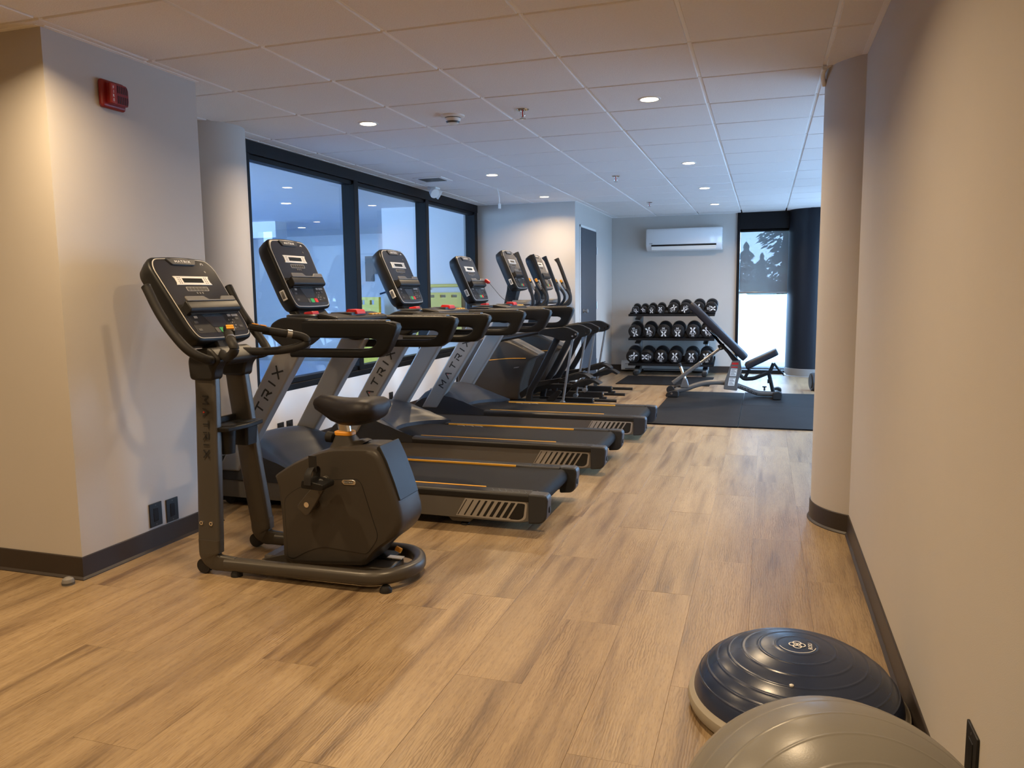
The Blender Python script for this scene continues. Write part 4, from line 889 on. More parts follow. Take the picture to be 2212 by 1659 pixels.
# ------------------------------------------------------------------ rubber mats
def mat_obj(x0, x1, y0, y1, h, label):
    cx, cy = (x0 + x1) / 2, (y0 + y1) / 2
    o = MB().box(x0 - cx, x1 - cx, y0 - cy, y1 - cy, 0.0004, h).obj('rubber_mat', 'rubber', None, 0.002); o.location = (cx, cy, 0)
    return tag(o, label, 'mat', 'black rubber mats on the floor')
mat_obj(-1.05, -0.207, 7.24, 9.64, 0.014, 'black rubber floor mat under the left end of the weight bench')
mat_obj(-0.203, 1.0, 7.245, 8.62, 0.014, 'black rubber floor mat in front of the weight bench, by the column')
mat_obj(-0.203, 1.0, 8.624, 9.70, 0.014, 'black rubber floor mat under the right end of the weight bench')
mat_obj(-1.885, -0.66, 10.30, 11.33, 0.010, 'thin black rubber mat in front of the dumbbell rack')

# ------------------------------------------------------------------ dumbbell rack
def make_rack():
    t = thing('dumbbell_rack', 'three-tier dumbbell rack with black shelves and silver posts', 'rack', (-1.29, 11.75, 0))
    ox, oy = -1.29, 11.75
    for x in (-1.785, -0.800):
        lx = x - ox
        MB().sweep(fillet([(lx, -0.34, 0.045), (lx, 0.06, 0.045), (lx, 0.19, 1.00)], 0.10, 6), rect_prof(0.055, 0.075, 0.015, 3), (1, 0, 0)).obj('post', 'silver', t, angle=50)
        MB().box(lx - 0.038, lx + 0.038, -0.40, -0.27, 0.010, 0.075).obj('foot_cap', 'black_soft', t, 0.018, seg=3)
        MB().box(lx - 0.038, lx + 0.038, 0.10, 0.17, 0.010, 0.05).obj('foot_cap', 'black_soft', t, 0.01)
        for z, dy in ((0.860, 0.02), (0.508, -0.02), (0.134, -0.05)):
            MB().prism([(-0.27, z - 0.030), (0.06 + (z * 0.1), z + 0.045), (0.06 + z * 0.1, z + 0.015), (-0.20, z - 0.045)], YZ, lx - 0.035, lx + 0.035).obj('shelf_arm', 'black', t, 0.006)
    for z in (0.893, 0.541, 0.167):
        fn = lambda a, b, c, z=z: (c, a, z + b)
        pr = [(-0.315, -0.022), (-0.315, 0.012), (-0.308, 0.012), (-0.305, -0.008), (0.040, 0.072), (0.040, 0.105), (0.047, 0.105), (0.047, 0.062), (-0.30, -0.022)]
        MB().prism(pr, fn, -0.615, 0.615).obj('shelf', 'black', t, smooth=False)
        MB().prism([(-0.20, 0.030), (-0.195, 0.030), (-0.195, 0.012), (-0.20, 0.012)], fn, -0.61, 0.61).obj('saddle_strip', 'black_soft', t, smooth=False)
    return t
make_rack()
def xlogo(mb, fn, a, b, s):
    for sx in (-1, 1):
        for sy in (-1, 1):
            q = [(sx * 0.03, sy * 0.02), (sx * 0.20, sy * 0.48), (sx * 0.50, sy * 0.50), (sx * 0.40, sy * 0.20), (sx * 0.18, sy * 0.02)]
            mb.add([fn(a + u * s, b + v * s, 0) for u, v in q], [(0, 1, 2, 3, 4)])
SL = math.atan2(0.08, 0.345)
_DB = {}
def dumbbell(x, zshelf, r, num, roll, label, yoff=0.0, zoff=0.0):
    t = thing('dumbbell', label, 'dumbbell', (x, 11.455 + yoff, zshelf + r + 0.004 + zoff), 0, 'black round dumbbells on the rack')
    ax = Vector((0, math.cos(SL), math.sin(SL))); e1_ = Vector((1, 0, 0)); e2_ = Vector((0, -math.sin(SL), math.cos(SL)))
    hw = 0.055 + 0.35 * (r - 0.055)
    prof = [(0.0, 0), (r * 0.80, 0), (r * 0.82, 0.003), (r * 0.92, 0.004), (r, 0.016), (r, hw - 0.014), (r * 0.90, hw), (0.0, hw)]
    L = 0.17 + 1.1 * (r - 0.058)
    h1 = MB().lathe(prof, (0, 0, 0), ax, 28).obj('head', 'urethane', t, angle=40)
    MB().lathe(prof, tuple(ax * (L + hw)), -ax, 28).obj('head', 'urethane', t, angle=40)
    MB().cyl(tuple(ax * hw), tuple(ax * (L)), 0.017, 14).obj('handle', 'steel', t)
    ro = math.radians(roll); ca, sa = math.cos(ro), math.sin(ro)
    F = lambda a, b, c: tuple(e1_ * (a * ca - b * sa) + e2_ * (a * sa + b * ca) - ax * (0.0012 + c))
    mb = MB(); s = r / 0.1
    xlogo(mb, F, 0, 0.030 * s, 0.078 * s); put_text(mb, 'XULT', F, 0.021 * s, 0, -0.024 * s, 0, 1.35); put_text(mb, num, F, 0.025 * s, 0, -0.054 * s, 0, 1.3)
    mb.obj('marking', 'white_ink', h1, smooth=False)
ORD = ['leftmost', 'second from left', 'third from left', 'fourth from left', 'fifth from left', 'sixth from left', 'seventh from left', 'rightmost']
for k, (x, r, n, ro, yo, zo) in enumerate([(-1.806, .058, '5', -140, 0, 0), (-1.690, .056, '5', 40, 0.02, 0.004), (-1.572, .062, '10', 180, 0, 0), (-1.444, .064, '10', 0, 0, 0), (-1.262, .082, '15', -35, 0, 0), (-1.090, .082, '15', 145, 0, 0), (-.905, .086, '20', 10, 0, 0), (-.726, .086, '20', -90, 0, 0)]):
    dumbbell(x, .893, r, n, ro, 'black dumbbell marked %s, %s on the top shelf of the rack' % (n, ORD[k]), yo, zo)
for k, (x, r, n, ro) in enumerate([(-1.815, .097, '25', 195), (-1.605, .097, '25', 20), (-1.393, .099, '30', 180), (-1.193, .099, '30', 180), (-.978, .100, '35', 0), (-.772, .100, '35', 42)]):
    dumbbell(x, .541, r, n, ro, 'black dumbbell marked %s, %s on the middle shelf of the rack' % (n, (ORD[:5] + ['rightmost'])[k]))
for k, (x, r, n, ro) in enumerate([(-1.842, .101, '40', -45), (-1.636, .101, '40', 90), (-1.432, .101, '45', 0), (-1.228, .101, '45', 0), (-.992, .101, '50', 0), (-.782, .101, '50', 8)]):
    dumbbell(x, .167, r, n, ro, 'black dumbbell marked %s, %s on the bottom shelf of the rack' % (n, (ORD[:5] + ['rightmost'])[k]))

# ------------------------------------------------------------------ adjustable bench
def make_bench():
    t = thing('weight_bench', 'adjustable weight bench with raised black backrest on rubber mats', 'bench', (-0.40, 9.35, 0.014))
    X = lambda x: x + 0.40
    PX = lambda l: [(X(a), b - 0.014) for a, b in l]
    PY = lambda l, y: [(X(a), y, b - 0.014) for a, b in l]
    for y in (0,):
        MB().sweep(spline(PY([(-0.98, .060), (-0.86, .085), (-0.76, .125), (-0.63, .160), (-0.50, .170), (-0.40, .165)], 0), 5), rect_prof(0.062, 0.058, 0.022, 4), (0, 1, 0)).obj('rear_tube', 'bench_grey', t, angle=50)
        ft = MB().sweep(spline(PY([(-0.32, .150), (-0.22, .115), (-0.10, .070), (-0.02, .052), (0.14, .052)], 0), 5), rect_prof(0.062, 0.058, 0.022, 4), (0, 1, 0)).obj('front_tube', 'bench_grey', t, angle=50)
    d = Vector((0.26, 0, -0.105)).normalized(); u = Vector((0.105, 0, 0.26)).normalized()
    mb = MB(); wide_word(mb, 'MATRIX', lambda a, b, c: (X(-0.17) + d.x * a + u.x * b, c, .078 + d.z * a + u.z * b), 0.026, 0.35, 0.2, 0.02, 0, -0.0318); mb.obj('lettering', 'ink', ft, smooth=False)
    MB().cyl((X(-0.99), -0.29, .038), (X(-0.99), 0.29, .038), 0.026, 14).obj('rear_cross_tube', 'bench_grey', t)
    MB().cyl((X(0.15), -0.24, .040), (X(0.15), 0.24, .040), 0.026, 14).obj('front_cross_tube', 'bench_grey', t)
    for s in (-1, 1):
        MB().prism(fillet(PX([(-1.075, .016), (-0.925, .016), (-0.925, .085), (-0.97, .098), (-1.06, .070)]), [.02, .02, .02, .03, .03], 4, True), XZ, s * 0.20, s * 0.30).obj('rear_foot', 'black_soft', t, 0.008)
        MB().cyl((X(-1.0), s * 0.30, .045), (X(-1.0), s * 0.31, .045), 0.012, 12).obj('foot_bolt', 'steel', t)
        MB().prism(fillet(PX([(0.105, .016), (0.205, .016), (0.212, .090), (0.17, .108), (0.11, .090)]), .02, 4, True), XZ, s * 0.15, s * 0.25).obj('front_foot', 'black_soft', t, 0.008)
    MB().cyl((X(-1.02), -0.27, .085), (X(-1.02), -0.23, .085), 0.045, 18).obj('transport_wheel', 'black_soft', t)
    po = fillet(PX([(-0.345, .425), (-0.250, .425), (-0.235, .30), (-0.275, .19), (-0.280, .080), (-0.435, .095), (-0.420, .20)]), [.01, .01, .03, .03, .015, .015, .03], 4, True)
    pt = MB().prism(po, XZ, -0.058, 0.058).obj('centre_post', 'bench_grey', t, 0.006)
    for z0, z1, m in ((.385, .408, 'red'), (.350, .362, 'red'), (.252, .338, 'white'), (.140, .235, 'white')):
        q = [(X(-0.392 + (z0 - .1) * 0.16), z0), (X(-0.320 + (z0 - .1) * 0.16), z0), (X(-0.320 + (z1 - .1) * 0.16), z1), (X(-0.392 + (z1 - .1) * 0.16), z1)]
        MB().prism([(a, b - .014) for a, b in q], XZ, -0.0600, -0.0582).obj('warning_sticker', m, pt, smooth=False)
        if m == 'white':
            ln = MB()
            for k in range(7):
                zz = z0 + 0.010 + (z1 - z0 - 0.02) * k / 6; xo = (zz - .1) * 0.16
                ln.prism([(X(-0.386 + xo), zz - .014), (X(-0.326 - 0.01 * (k % 3) + xo), zz - .014), (X(-0.326 - 0.01 * (k % 3) + xo), zz - .009), (X(-0.386 + xo), zz - .009)], XZ, -0.0604, -0.0598)
            ln.obj('sticker_print', 'key', pt, smooth=False)
    # ladder strut that props the backrest
    MB().sweep(PY([(-1.020, .150), (-0.70, .395)], 0), rect_prof(0.060, 0.045, 0.008, 2), (0, 1, 0)).obj('strut_sleeve', 'bench_grey', t, angle=50)
    MB().sweep(PY([(-0.72, .380), (-0.485, .565)], 0), rect_prof(0.045, 0.032, 0.008, 2), (0, 1, 0)).obj('strut_bar', 'steel', t, angle=50)
    MB().prism(fillet(PX([(-0.515, .60), (-0.44, .625), (-0.43, .565), (-0.48, .545)]), .012, 3, True), XZ, -0.035, 0.035).obj('strut_bracket', 'black', t, 0.004)
    MB().cyl((X(-0.475), -0.042, .572 - .014), (X(-0.475), 0.042, .572 - .014), 0.011, 12).obj('strut_bolt', 'steel', t)
    MB().prism(fillet(PX([(-0.93, .10), (-0.83, .105), (-0.86, .20), (-0.90, .20)]), .01, 3, True), XZ, -0.042, 0.042).obj('strut_base', 'bench_grey', t, 0.003)
    MB().sweep(PY([(-0.945, .372), (-0.880, .205)], -0.0), rect_prof(0.034, 0.034, 0.014, 3), (0, 1, 0)).obj('selector_handle', 'chrome', t)
    MB().sweep(PY([(-0.950, .385), (-0.935, .345)], 0), rect_prof(0.040, 0.040, 0.018, 3), (0, 1, 0)).obj('handle_cap', 'black_soft', t)
    # backrest
    A, B = Vector((X(-0.828), 0, 1.080 - .014)), Vector((X(-0.196), 0, .458 - .014)); dv = (B - A).normalized(); nv = Vector((-dv.z, 0, dv.x))
    def slab(a0, a1, c0, c1, w0, w1):
        L_ = (B - A).length; secs = []
        for k in (0.0, 0.02, 0.08, 0.92, 0.98, 1.0):
            e = {0.0: .80, 0.02: .93}.get(min(k, round(1 - k, 3)), 1.0); p = A + dv * (L_ * k); ww = (w0 + (w1 - w0) * k) * (0.94 if e < .9 else 1)
            cm = (c0 + c1) / 2; ch = (c1 - c0) / 2 * e
            secs.append([tuple(p + Vector((0, y, 0)) + nv * (cm + v)) for y, v in rect_prof(ww, 2 * ch, min(0.022, ch * 0.7), 4)])
        return secs
    bk = MB().loft(slab(0, 1, -0.040, 0.040, 0.25, 0.29)).obj('backrest_pad', 'vinyl', t, angle=50)
    sp = fillet(PX([(-0.60, .76), (-0.50, .71), (-0.30, .44), (-0.245, .425), (-0.34, .425), (-0.54, .68)]), .01, 2, True)
    MB().prism(PX([(-0.62, .775), (-0.27, .435), (-0.245, .43), (-0.345, .43), (-0.525, .70)]), XZ, -0.045, 0.045).obj('backrest_spine', 'vinyl', t, 0.004)
    # seat
    A, B = Vector((X(-0.190), 0, .365 - .014)), Vector((X(0.148), 0, .540 - .014)); dv = (B - A).normalized(); nv = Vector((-dv.z, 0, dv.x))
    MB().loft(slab(0, 1, -0.036, 0.036, 0.30, 0.24)).obj('seat_pad', 'vinyl', t, angle=50)
    for y in (-0.045, 0.045):
        MB().sweep(fillet(PY([(-0.290, .295), (-0.210, .215), (-0.100, .222), (0.075, .300), (0.110, .400)], y), .03, 4), rect_prof(0.018, 0.036, 0.006, 2), (0, 1, 0)).obj('seat_link', 'black', t, angle=50)
        MB().sweep(PY([(-0.20, .225), (-0.150, .330)], y), rect_prof(0.016, 0.034, 0.005, 2), (0, 1, 0)).obj('seat_arm', 'black', t, angle=50)
    MB().sweep(fillet(PY([(0.060, .300), (0.085, .200), (0.120, .050)], 0), .03, 4), rect_prof(0.045, 0.042, 0.010, 3), (0, 1, 0)).obj('front_leg', 'black', t, angle=50)
    MB().box(X(0.050), X(0.10), -0.03, 0.03, .16, .205).obj('leg_stop', 'black', t, 0.005)
    MB().sweep(PY([(0.115, .405), (0.170, .330), (0.232, .275)], 0), rect_prof(0.026, 0.026, 0.012, 3), (0, 1, 0)).obj('seat_handle', 'black', t)
    MB().sweep(PY([(0.220, .284), (0.236, .271)], 0), rect_prof(0.030, 0.030, 0.014, 3), (0, 1, 0)).obj('handle_tip', 'steel', t)
    MB().cyl((X(0.02), 0, .07), (X(0.02), 0, .115), 0.010, 10).obj('pop_pin', 'black', t); MB().cyl((X(0.02), 0, .110), (X(0.02), 0, .122), 0.024, 14).obj('pin_knob', 'black', t)
    return t
make_bench()

# ------------------------------------------------------------------ balls
def ridged(prof_fn, n_r, amp, seg_len):
    pass
b = thing('balance_trainer', 'dark blue half-dome balance trainer with grey rim by the right wall', 'balance trainer', (0.116, 2.335, 0))
MB().lathe([(0.26, 0.0), (0.292, 0.004), (0.308, 0.016), (0.312, 0.030), (0.308, 0.046), (0.296, 0.056), (0.27, 0.058)], seg=72).obj('platform_rim', 'grey_rim', b)
pr = []
N = 150
for i in range(N + 1):
    th = math.pi / 2 * i / N; r = 0.294 * math.cos(th) ** 0.93 if i < N else 0.0; z = 0.048 + 0.160 * math.sin(th)
    s = i / N
    for g in (0.22, 0.34, 0.45, 0.56, 0.67, 0.78, 0.885): z += 0.0016 * math.exp(-((s - g) / 0.006) ** 2); r += 0.0012 * math.exp(-((s - g) / 0.006) ** 2)
    pr.append((max(r, 1e-4), z))
dm = MB().lathe(pr, seg=96).obj('dome', 'blue_dome', b, angle=80)
lg = MB()
DZ = lambda x, y: 0.2095 - 0.160 * (1 - math.sqrt(max(0, 1 - (x * x + y * y) / 0.300 ** 2)))
def ring2(cx, cy, rx, ry, w, a0=0, a1=360, n=28):
    for k in range(n):
        q = []
        for a, m_ in ((k, 1), (k + 1, 1), (k + 1, -1), (k, -1)):
            th = math.radians(a0 + (a1 - a0) * a / n); x = cx + (rx + m_ * w / 2) * math.cos(th); y = cy + (ry + m_ * w / 2) * math.sin(th); q.append((x, y, DZ(x, y) + 0.0006))
        lg.add(q, [(0, 1, 2, 3)])
for cx, cy in ((0.011, 0), (-0.011, 0), (0, 0.011), (0, -0.011)): ring2(cx, cy - 0.004, 0.0115, 0.0115, 0.003)
ring2(0, 0, 0.052, 0.052, 0.002, 200, 350)
lg.obj('logo_print', 'white_ink', dm, smooth=False)
tx = MB(); put_text(tx, 'BOSU', lambda a, b_, c: (0.036 - b_, a - 0.004, DZ(0.036 - b_, a) + 0.0012), 0.012); tx.obj('logo_lettering', 'white_ink', dm, smooth=False)
pg = MB(); pg.lathe([(0.006, 0), (0.006, 0.004), (0.003, 0.006)], (-0.02, -0.19, DZ(-0.02, -0.19) - 0.001)); pg.obj('air_plug', 'bezel', dm)

bl = thing('exercise_ball', 'large grey ribbed exercise ball in the lower right foreground', 'exercise ball', (0.138, 1.295, 0))
R_ = 0.278; pr = []; N = 520
for i in range(N + 1):
    th = math.pi * i / N; r = R_
    for g in range(-6, 7): r += 0.0010 * math.exp(-((th - math.pi / 2 - g * 0.205) / 0.0062) ** 2)
    pr.append((max(r * math.sin(th), 1e-4), -r * math.cos(th)))
MB().lathe(pr, (0, 0, R_ + 0.0005), (0.22, -0.86, 0.46), 96).obj('shell', 'ball', bl, angle=80)
MB().lathe([(0.010, 0.0), (0.010, 0.002), (0.004, 0.003)], tuple(Vector((0, 0, R_)) + Vector((0.22, -0.86, 0.46)).normalized() * R_), (0.22, -0.86, 0.46), 14).obj('valve_plug', 'bezel', bl)

rm = thing('rolled_mat', 'dark rolled exercise mat on the floor, mostly hidden behind the right column', 'exercise mat', (0.56, 10.15, 0))
sp = [( (0.03 + 0.0095 * a) * math.cos(a * 1.0), (0.03 + 0.0095 * a) * math.sin(a)) for a in [k * 0.3 for k in range(31)]]
MB().cyl((0.0, 0, 0.112), (0.62, 0.12, 0.112), 0.110, 32).obj('roll', 'slate', rm, 0.006)
MB().lathe([(0.0, 0), (0.085, 0.0), (0.085, 0.004), (0.0, 0.004)], (-0.003, 0, 0.112), (-1, -0.19, 0), 28).obj('roll_core', 'ink', rm)
MB().lathe([(0.1115, 0), (0.1115, 0.03)], (0.10, 0.019, 0.112), (1, 0.19, 0), 28).obj('strap', 'black_soft', rm)

# ------------------------------------------------------------------ wall and ceiling fittings
ac = thing('air_conditioner', 'white wall-mounted split air conditioner above the dumbbell rack', 'air conditioner', (-1.165, 12.03, 1.82))
prof = fillet([(0, 0.03), (-0.09, 0.0), (-0.16, 0.035), (-0.205, 0.09), (-0.210, 0.27), (-0.19, 0.335), (0, 0.345)], [0, .03, .02, .04, .03, .03, 0], 4, True)
MB().loft([[(x, y * k, 0.17 + (z - 0.17) * (0.5 + 0.5 * k)) for y, z in prof] for x, k in ((-0.552, .90), (-0.548, .96), (-0.535, 1.0), (0.535, 1.0), (0.548, .96), (0.552, .90))]).obj('housing', 'white_gloss', ac, angle=40)
MB().prism([(-0.2085, 0.098), (-0.2040, 0.075), (-0.190, 0.070), (-0.195, 0.100)], YZ, -0.470, 0.470).obj('air_outlet', 'ink', ac, smooth=False)
MB().prism([(-0.216, 0.074), (-0.220, 0.070), (-0.205, 0.020), (-0.200, 0.022)], YZ, -0.465, 0.465).obj('louver', 'white', ac, 0.002)
for x in (-0.2, 0.12): MB().box(x, x + 0.03, -0.2095, -0.19, 0.070, 0.082).obj('louver_arm', 'charcoal', ac)
MB().box(-0.500, -0.452, -0.2112, -0.2095, 0.116, 0.121).obj('brand_mark', 'key', ac, smooth=False); MB().box(-0.474, -0.456, -0.2112, -0.2095, 0.108, 0.111).obj('model_mark', 'key', ac, smooth=False)

ht = thing('baseboard_heater', 'white electric baseboard heater behind the dumbbell rack', 'heater', (-1.44, 12.022, 0))
MB().prism(fillet([(0, 0.02), (-0.055, 0.025), (-0.060, 0.06), (-0.060, 0.135), (-0.02, 0.168), (0, 0.168)], .008, 3, True), YZ, -0.66, 0.66).obj('casing', 'heater', ht)
MB().box(-0.60, 0.60, -0.0615, -0.050, 0.040, 0.052).obj('outlet_slot', 'key', ht); MB().box(-0.60, 0.60, -0.0615, -0.050, 0.118, 0.124).obj('outlet_slot', 'key', ht)

fa = thing('fire_alarm', 'red FIRE alarm horn strobe on the left wall near the ceiling', 'fire alarm', (-2.857, 2.922, 2.155))
MB().box(0, 0.028, -0.070, 0.070, -0.062, 0.062).obj('back_box', 'fire', fa, 0.014, seg=4)
MB().prism(fillet([(-0.046, -0.044), (0.056, -0.044), (0.062, -0.02), (0.062, 0.03), (0.052, 0.048), (-0.046, 0.048)], .006, 3, True), YZ, 0.026, 0.050).obj('horn', 'fire', fa, 0.003)
MB().box(0.048, 0.0535, -0.044, -0.014, -0.042, 0.044).obj('strobe_lens', 'fire_light', fa, 0.003)
for k, ch in enumerate('FIRE'):
    mb = MB(); put_text(mb, ch, lambda a, b_, c: (0.0540, -0.029 + a, 0.027 - 0.018 * k + b_), 0.0125); mb.obj('letter', 'white_ink', fa, smooth=False)
for k in range(6):
    MB().box(0.049, 0.0515, -0.003 + 0.0105 * k, 0.001 + 0.0105 * k, 0.008, 0.040).obj('grille_slot', 'ink', fa, smooth=False)
    MB().box(0.049, 0.0515, -0.003 + 0.0105 * k, 0.001 + 0.0105 * k, -0.038, -0.004).obj('grille_slot', 'ink', fa, smooth=False)

def outlet(loc, rz, label, group):
    o = thing('wall_outlet', label, 'outlet', loc, rz, group)
    MB().box(0, 0.006, -0.041, 0.041, -0.059, 0.059).obj('cover_plate', 'ink', o, 0.002)
    MB().box(0.005, 0.0078, -0.017, 0.017, -0.034, 0.034).obj('receptacle', 'black', o, 0.0015)
    for z in (-0.048, 0.048): MB().cyl((0.005, 0, z), (0.0068, 0, z), 0.0035, 8).obj('screw', 'key', o)
    return o
outlet((-2.857, 3.027, 0.172), 0, 'black outlet plate on the left wall, nearer the wall corner', 'black outlets on the left wall')
outlet((-2.857, 3.140, 0.166), 0, 'black outlet plate on the left wall, nearer the bike upright', 'black outlets on the left wall')
outlet((-3.55, 5.10, 0.205), 0, 'black outlet under the window behind the first treadmill, left of two', 'black outlets under the interior window')
outlet((-3.55, 5.22, 0.205), 0, 'black outlet under the window behind the first treadmill, right of two', 'black outlets under the interior window')
outlet((-3.55, 8.76, 0.205), 0, 'black outlet under the window behind the farthest treadmill', 'black outlets under the interior window')
outlet((-3.55, 6.98, 0.205), 0, 'black outlet under the window behind the middle treadmill', 'black outlets under the interior window')
o = outlet((0.434, 1.722, 0.287), math.pi, 'black outlet plate on the right wall beside the grey exercise ball', 'black outlet on the right wall')

ds = thing('door_stop', 'small grey dome door stop on the floor by the wall corner', 'door stop', (-2.872, 2.515, 0))
MB().lathe([(0.026, 0), (0.026, 0.012), (0.022, 0.026), (0.010, 0.034), (0.0, 0.035)], seg=24).obj('dome', 'cove', ds); MB().lathe([(0.0268, 0.004), (0.0268, 0.012)], seg=24).obj('rubber_band', 'key', ds)

LN = 0
def downlight(x, y, label, power=1.0):
    t = thing('ceiling_light', label, 'ceiling light', (x, y, CEIL), 0, 'round recessed ceiling lights')
    MB().lathe([(0.052, 0.004), (0.052, -0.004), (0.062, -0.005), (0.066, -0.002), (0.067, 0.002)], seg=36).obj('trim_ring', 'white', t)
    MB().lathe([(0.0, -0.0035), (0.0515, -0.0035), (0.0515, 0.004), (0.0, 0.004)], seg=36).obj('lens', 'lamp_warm', t)
    li = bpy.data.lights.new('downlight', 'AREA'); li.shape = 'DISK'; li.size = 0.10; li.energy = LAMP_POWER * power; li.color = LAMP_COLOR; li.spread = math.radians(150)
    lo = bpy.data.objects.new('light_source', li); COL.objects.link(lo); lo.parent = t; lo.location = (0, 0, -0.008)
    return t
DL = [(-0.67, 4.71, 'recessed ceiling light nearest the camera, in front of the right column'), (-2.503, 4.715, 'recessed ceiling light above the first treadmill'),
      (-0.667, 7.146, 'second recessed ceiling light from the camera in the right row'), (-2.50, 7.15, 'recessed ceiling light above the farthest treadmill'),
      (-2.50, 9.0, 'recessed ceiling light just before the alcove wall, above the elliptical trainers'), (-0.661, 8.941, 'third recessed ceiling light from the camera in the right row'),
      (-0.656, 10.67, 'farthest recessed ceiling light, in front of the air conditioner'),
      (-2.50, 2.20, 'recessed ceiling light above the left wall corner'), (-0.67, 2.28, 'recessed ceiling light above the balance trainer'),
      (-0.67, -0.15, 'recessed ceiling light behind the camera, right row'), (-2.50, -0.15, 'recessed ceiling light behind the camera, left row'), (-4.33, 0.9, 'recessed ceiling light in the side hall')]
for x, y, l in DL: downlight(x, y, l, 0.8 if y == 9.0 else 1.0)

sd = thing('smoke_detector', 'white round smoke detector on the ceiling tiles', 'smoke detector', (-1.90, 4.70, CEIL))
MB().lathe([(0.075, 0.002), (0.075, -0.008), (0.068, -0.012), (0.050, -0.014)], seg=36).obj('mounting_base', 'white', sd)
MB().lathe([(0.050, -0.012), (0.049, -0.030), (0.044, -0.036), (0.036, -0.050), (0.0, -0.056)], seg=36).obj('sensor_head', 'white', sd)
MB().lathe([(0.0502, -0.014), (0.0502, -0.018)], seg=36).obj('dark_band', 'ink', sd); MB().lathe([(0.0445, -0.0365), (0.0375, -0.0475)], seg=36).obj('vent_band', 'key', sd)
for x, y, l in ((-1.437, 4.69, 'chrome sprinkler head next to the smoke detector'), (-1.41, 7.67, 'chrome sprinkler head at mid room between the light rows'), (-1.424, 10.10, 'chrome sprinkler head farthest back, before the air conditioner')):
    s_ = thing('sprinkler_head', l, 'sprinkler', (x, y, CEIL), 0, 'sprinkler heads on the ceiling')
    MB().lathe([(0.040, 0.002), (0.040, -0.003), (0.030, -0.010), (0.012, -0.012)], seg=24).obj('escutcheon', 'chrome', s_)
    MB().tube(fillet([(-0.012, 0, -0.010), (-0.014, 0, -0.040), (0, 0, -0.052), (0.014, 0, -0.040), (0.012, 0, -0.010)], 0.012, 4), 0.003, 8).obj('frame_arms', 'chrome', s_)
    MB().cyl((0, 0, -0.010), (0, 0, -0.046), 0.0035, 8).obj('bulb', 'red', s_)
    MB().lathe([(0.020, -0.056), (0.020, -0.058), (0.0, -0.059)], seg=16).obj('deflector', 'chrome', s_)
cv = thing('ceiling_vent', 'white square ceiling air vent beside the interior window', 'vent', (-3.13, 7.19, CEIL))
MB().box(-0.15, 0.15, -0.15, 0.15, -0.008, 0.002).obj('vent_frame', 'white', cv, 0.003)
for k in range(7): MB().box(-0.11, 0.11, -0.10 + 0.030 * k, -0.085 + 0.030 * k, -0.0115, -0.0075).obj('vent_slot', 'key', cv, smooth=False)
em = thing('emergency_light', 'white two-lobed emergency light on the ceiling at the window head', 'emergency light', (-3.37, 7.76, CEIL))
MB().box(-0.05, 0.05, -0.06, 0.06, -0.02, 0.0).obj('mount', 'white', em, 0.006)
for s in (-1, 1): MB().lathe([(0.0, -0.01), (0.036, 0.0), (0.052, 0.05), (0.050, 0.060), (0.0, 0.064)], (0.0, s * 0.045, -0.045), (0.75, s * 0.45, -0.5), 20).obj('lamp_head', 'white', em)
hc = thing('hanging_cable', 'white cable with plug hanging from a ceiling gap before the alcove', 'cable', (-2.76, 8.09, CEIL))
MB().tube(spline([(-0.02, 0, 0.01), (0.0, 0, -0.04), (0.012, 0, -0.10), (0.012, 0, -0.165)], 6), 0.005, 8).obj('cord', 'white', hc)
MB().box(0.000, 0.026, -0.011, 0.011, -0.215, -0.160).obj('plug', 'white', hc, 0.004)
cs = thing('cable_guard', 'small white cable guard at the top of the right column', 'cable guard', (0.268, 4.40, CEIL - 0.03))
MB().sweep(spline([(-0.012, -0.04, 0.025), (-0.018, 0.0, 0.0), (-0.006, 0.05, -0.035)], 5), rect_prof(0.022, 0.030, 0.008, 3), (1, 0, 0)).obj('guard', 'white', cs)
MB().box(-0.015, 0.0, -0.05, -0.01, 0.02, 0.03).obj('clip', 'white', cs)

# ------------------------------------------------------------------ things in the pool hall
yb = thing('rescue_board', 'yellow plastic rescue board with hand slots on the pool wall', 'rescue board', (-4.20, 9.57, 1.02))
def slotted(x0, x1, z0, z1, y0, y1, slots, parent, name):
    # a plate with real openings: strips above, below and between the slots
    zs0, zs1 = slots[0][2], slots[0][3]
    MB_ = MB(); MB_.box(x0, x1, y0, y1, z0, zs0); MB_.box(x0, x1, y0, y1, zs1, z1)
    xs = [x0] + [v for s in slots for v in s[:2]] + [x1]
    for a, b_ in zip(xs[0::2], xs[1::2]): MB_.box(a, b_, y0, y1, zs0, zs1)
    return MB_.obj(name, 'board_yellow', parent, smooth=False)
slotted(-0.42, 0.42, -0.42, 0.23, -0.05, -0.015, [(-0.36 + 0.16 * k, -0.28 + 0.16 * k, 0.165, 0.20) for k in range(5)], yb, 'board')
MB().box(-0.42, 0.42, -0.03, 0.02, 0.30, 0.34).obj('upper_edge', 'board_yellow', yb, 0.008)
y2 = thing('rescue_board', 'second yellow rescue board standing at the pool hall corner', 'rescue board', (-5.06, 9.40, 0.0), math.radians(-18))
slotted(-0.20, 0.20, 0.0, 1.20, -0.02, 0.02, [(-0.15, -0.07, 1.10, 1.16), (0.03, 0.11, 1.10, 1.16)], y2, 'board')
gp = thing('notice_panel', 'grey notice panel on the far wall of the pool hall', 'panel', (-7.25, 13.59, 1.72))
MB().box(-0.12, 0.06, -0.02, 0, -0.24, 0.24).obj('board', 'panel_grey', gp, 0.003); MB().box(0.06, 0.13, -0.02, 0, -0.10, 0.10).obj('side_board', 'panel_grey', gp, 0.003)
hs = thing('pool_hose', 'dark blue hose slung along the pool wall', 'hose', (-4.55, 9.60, 1.30))
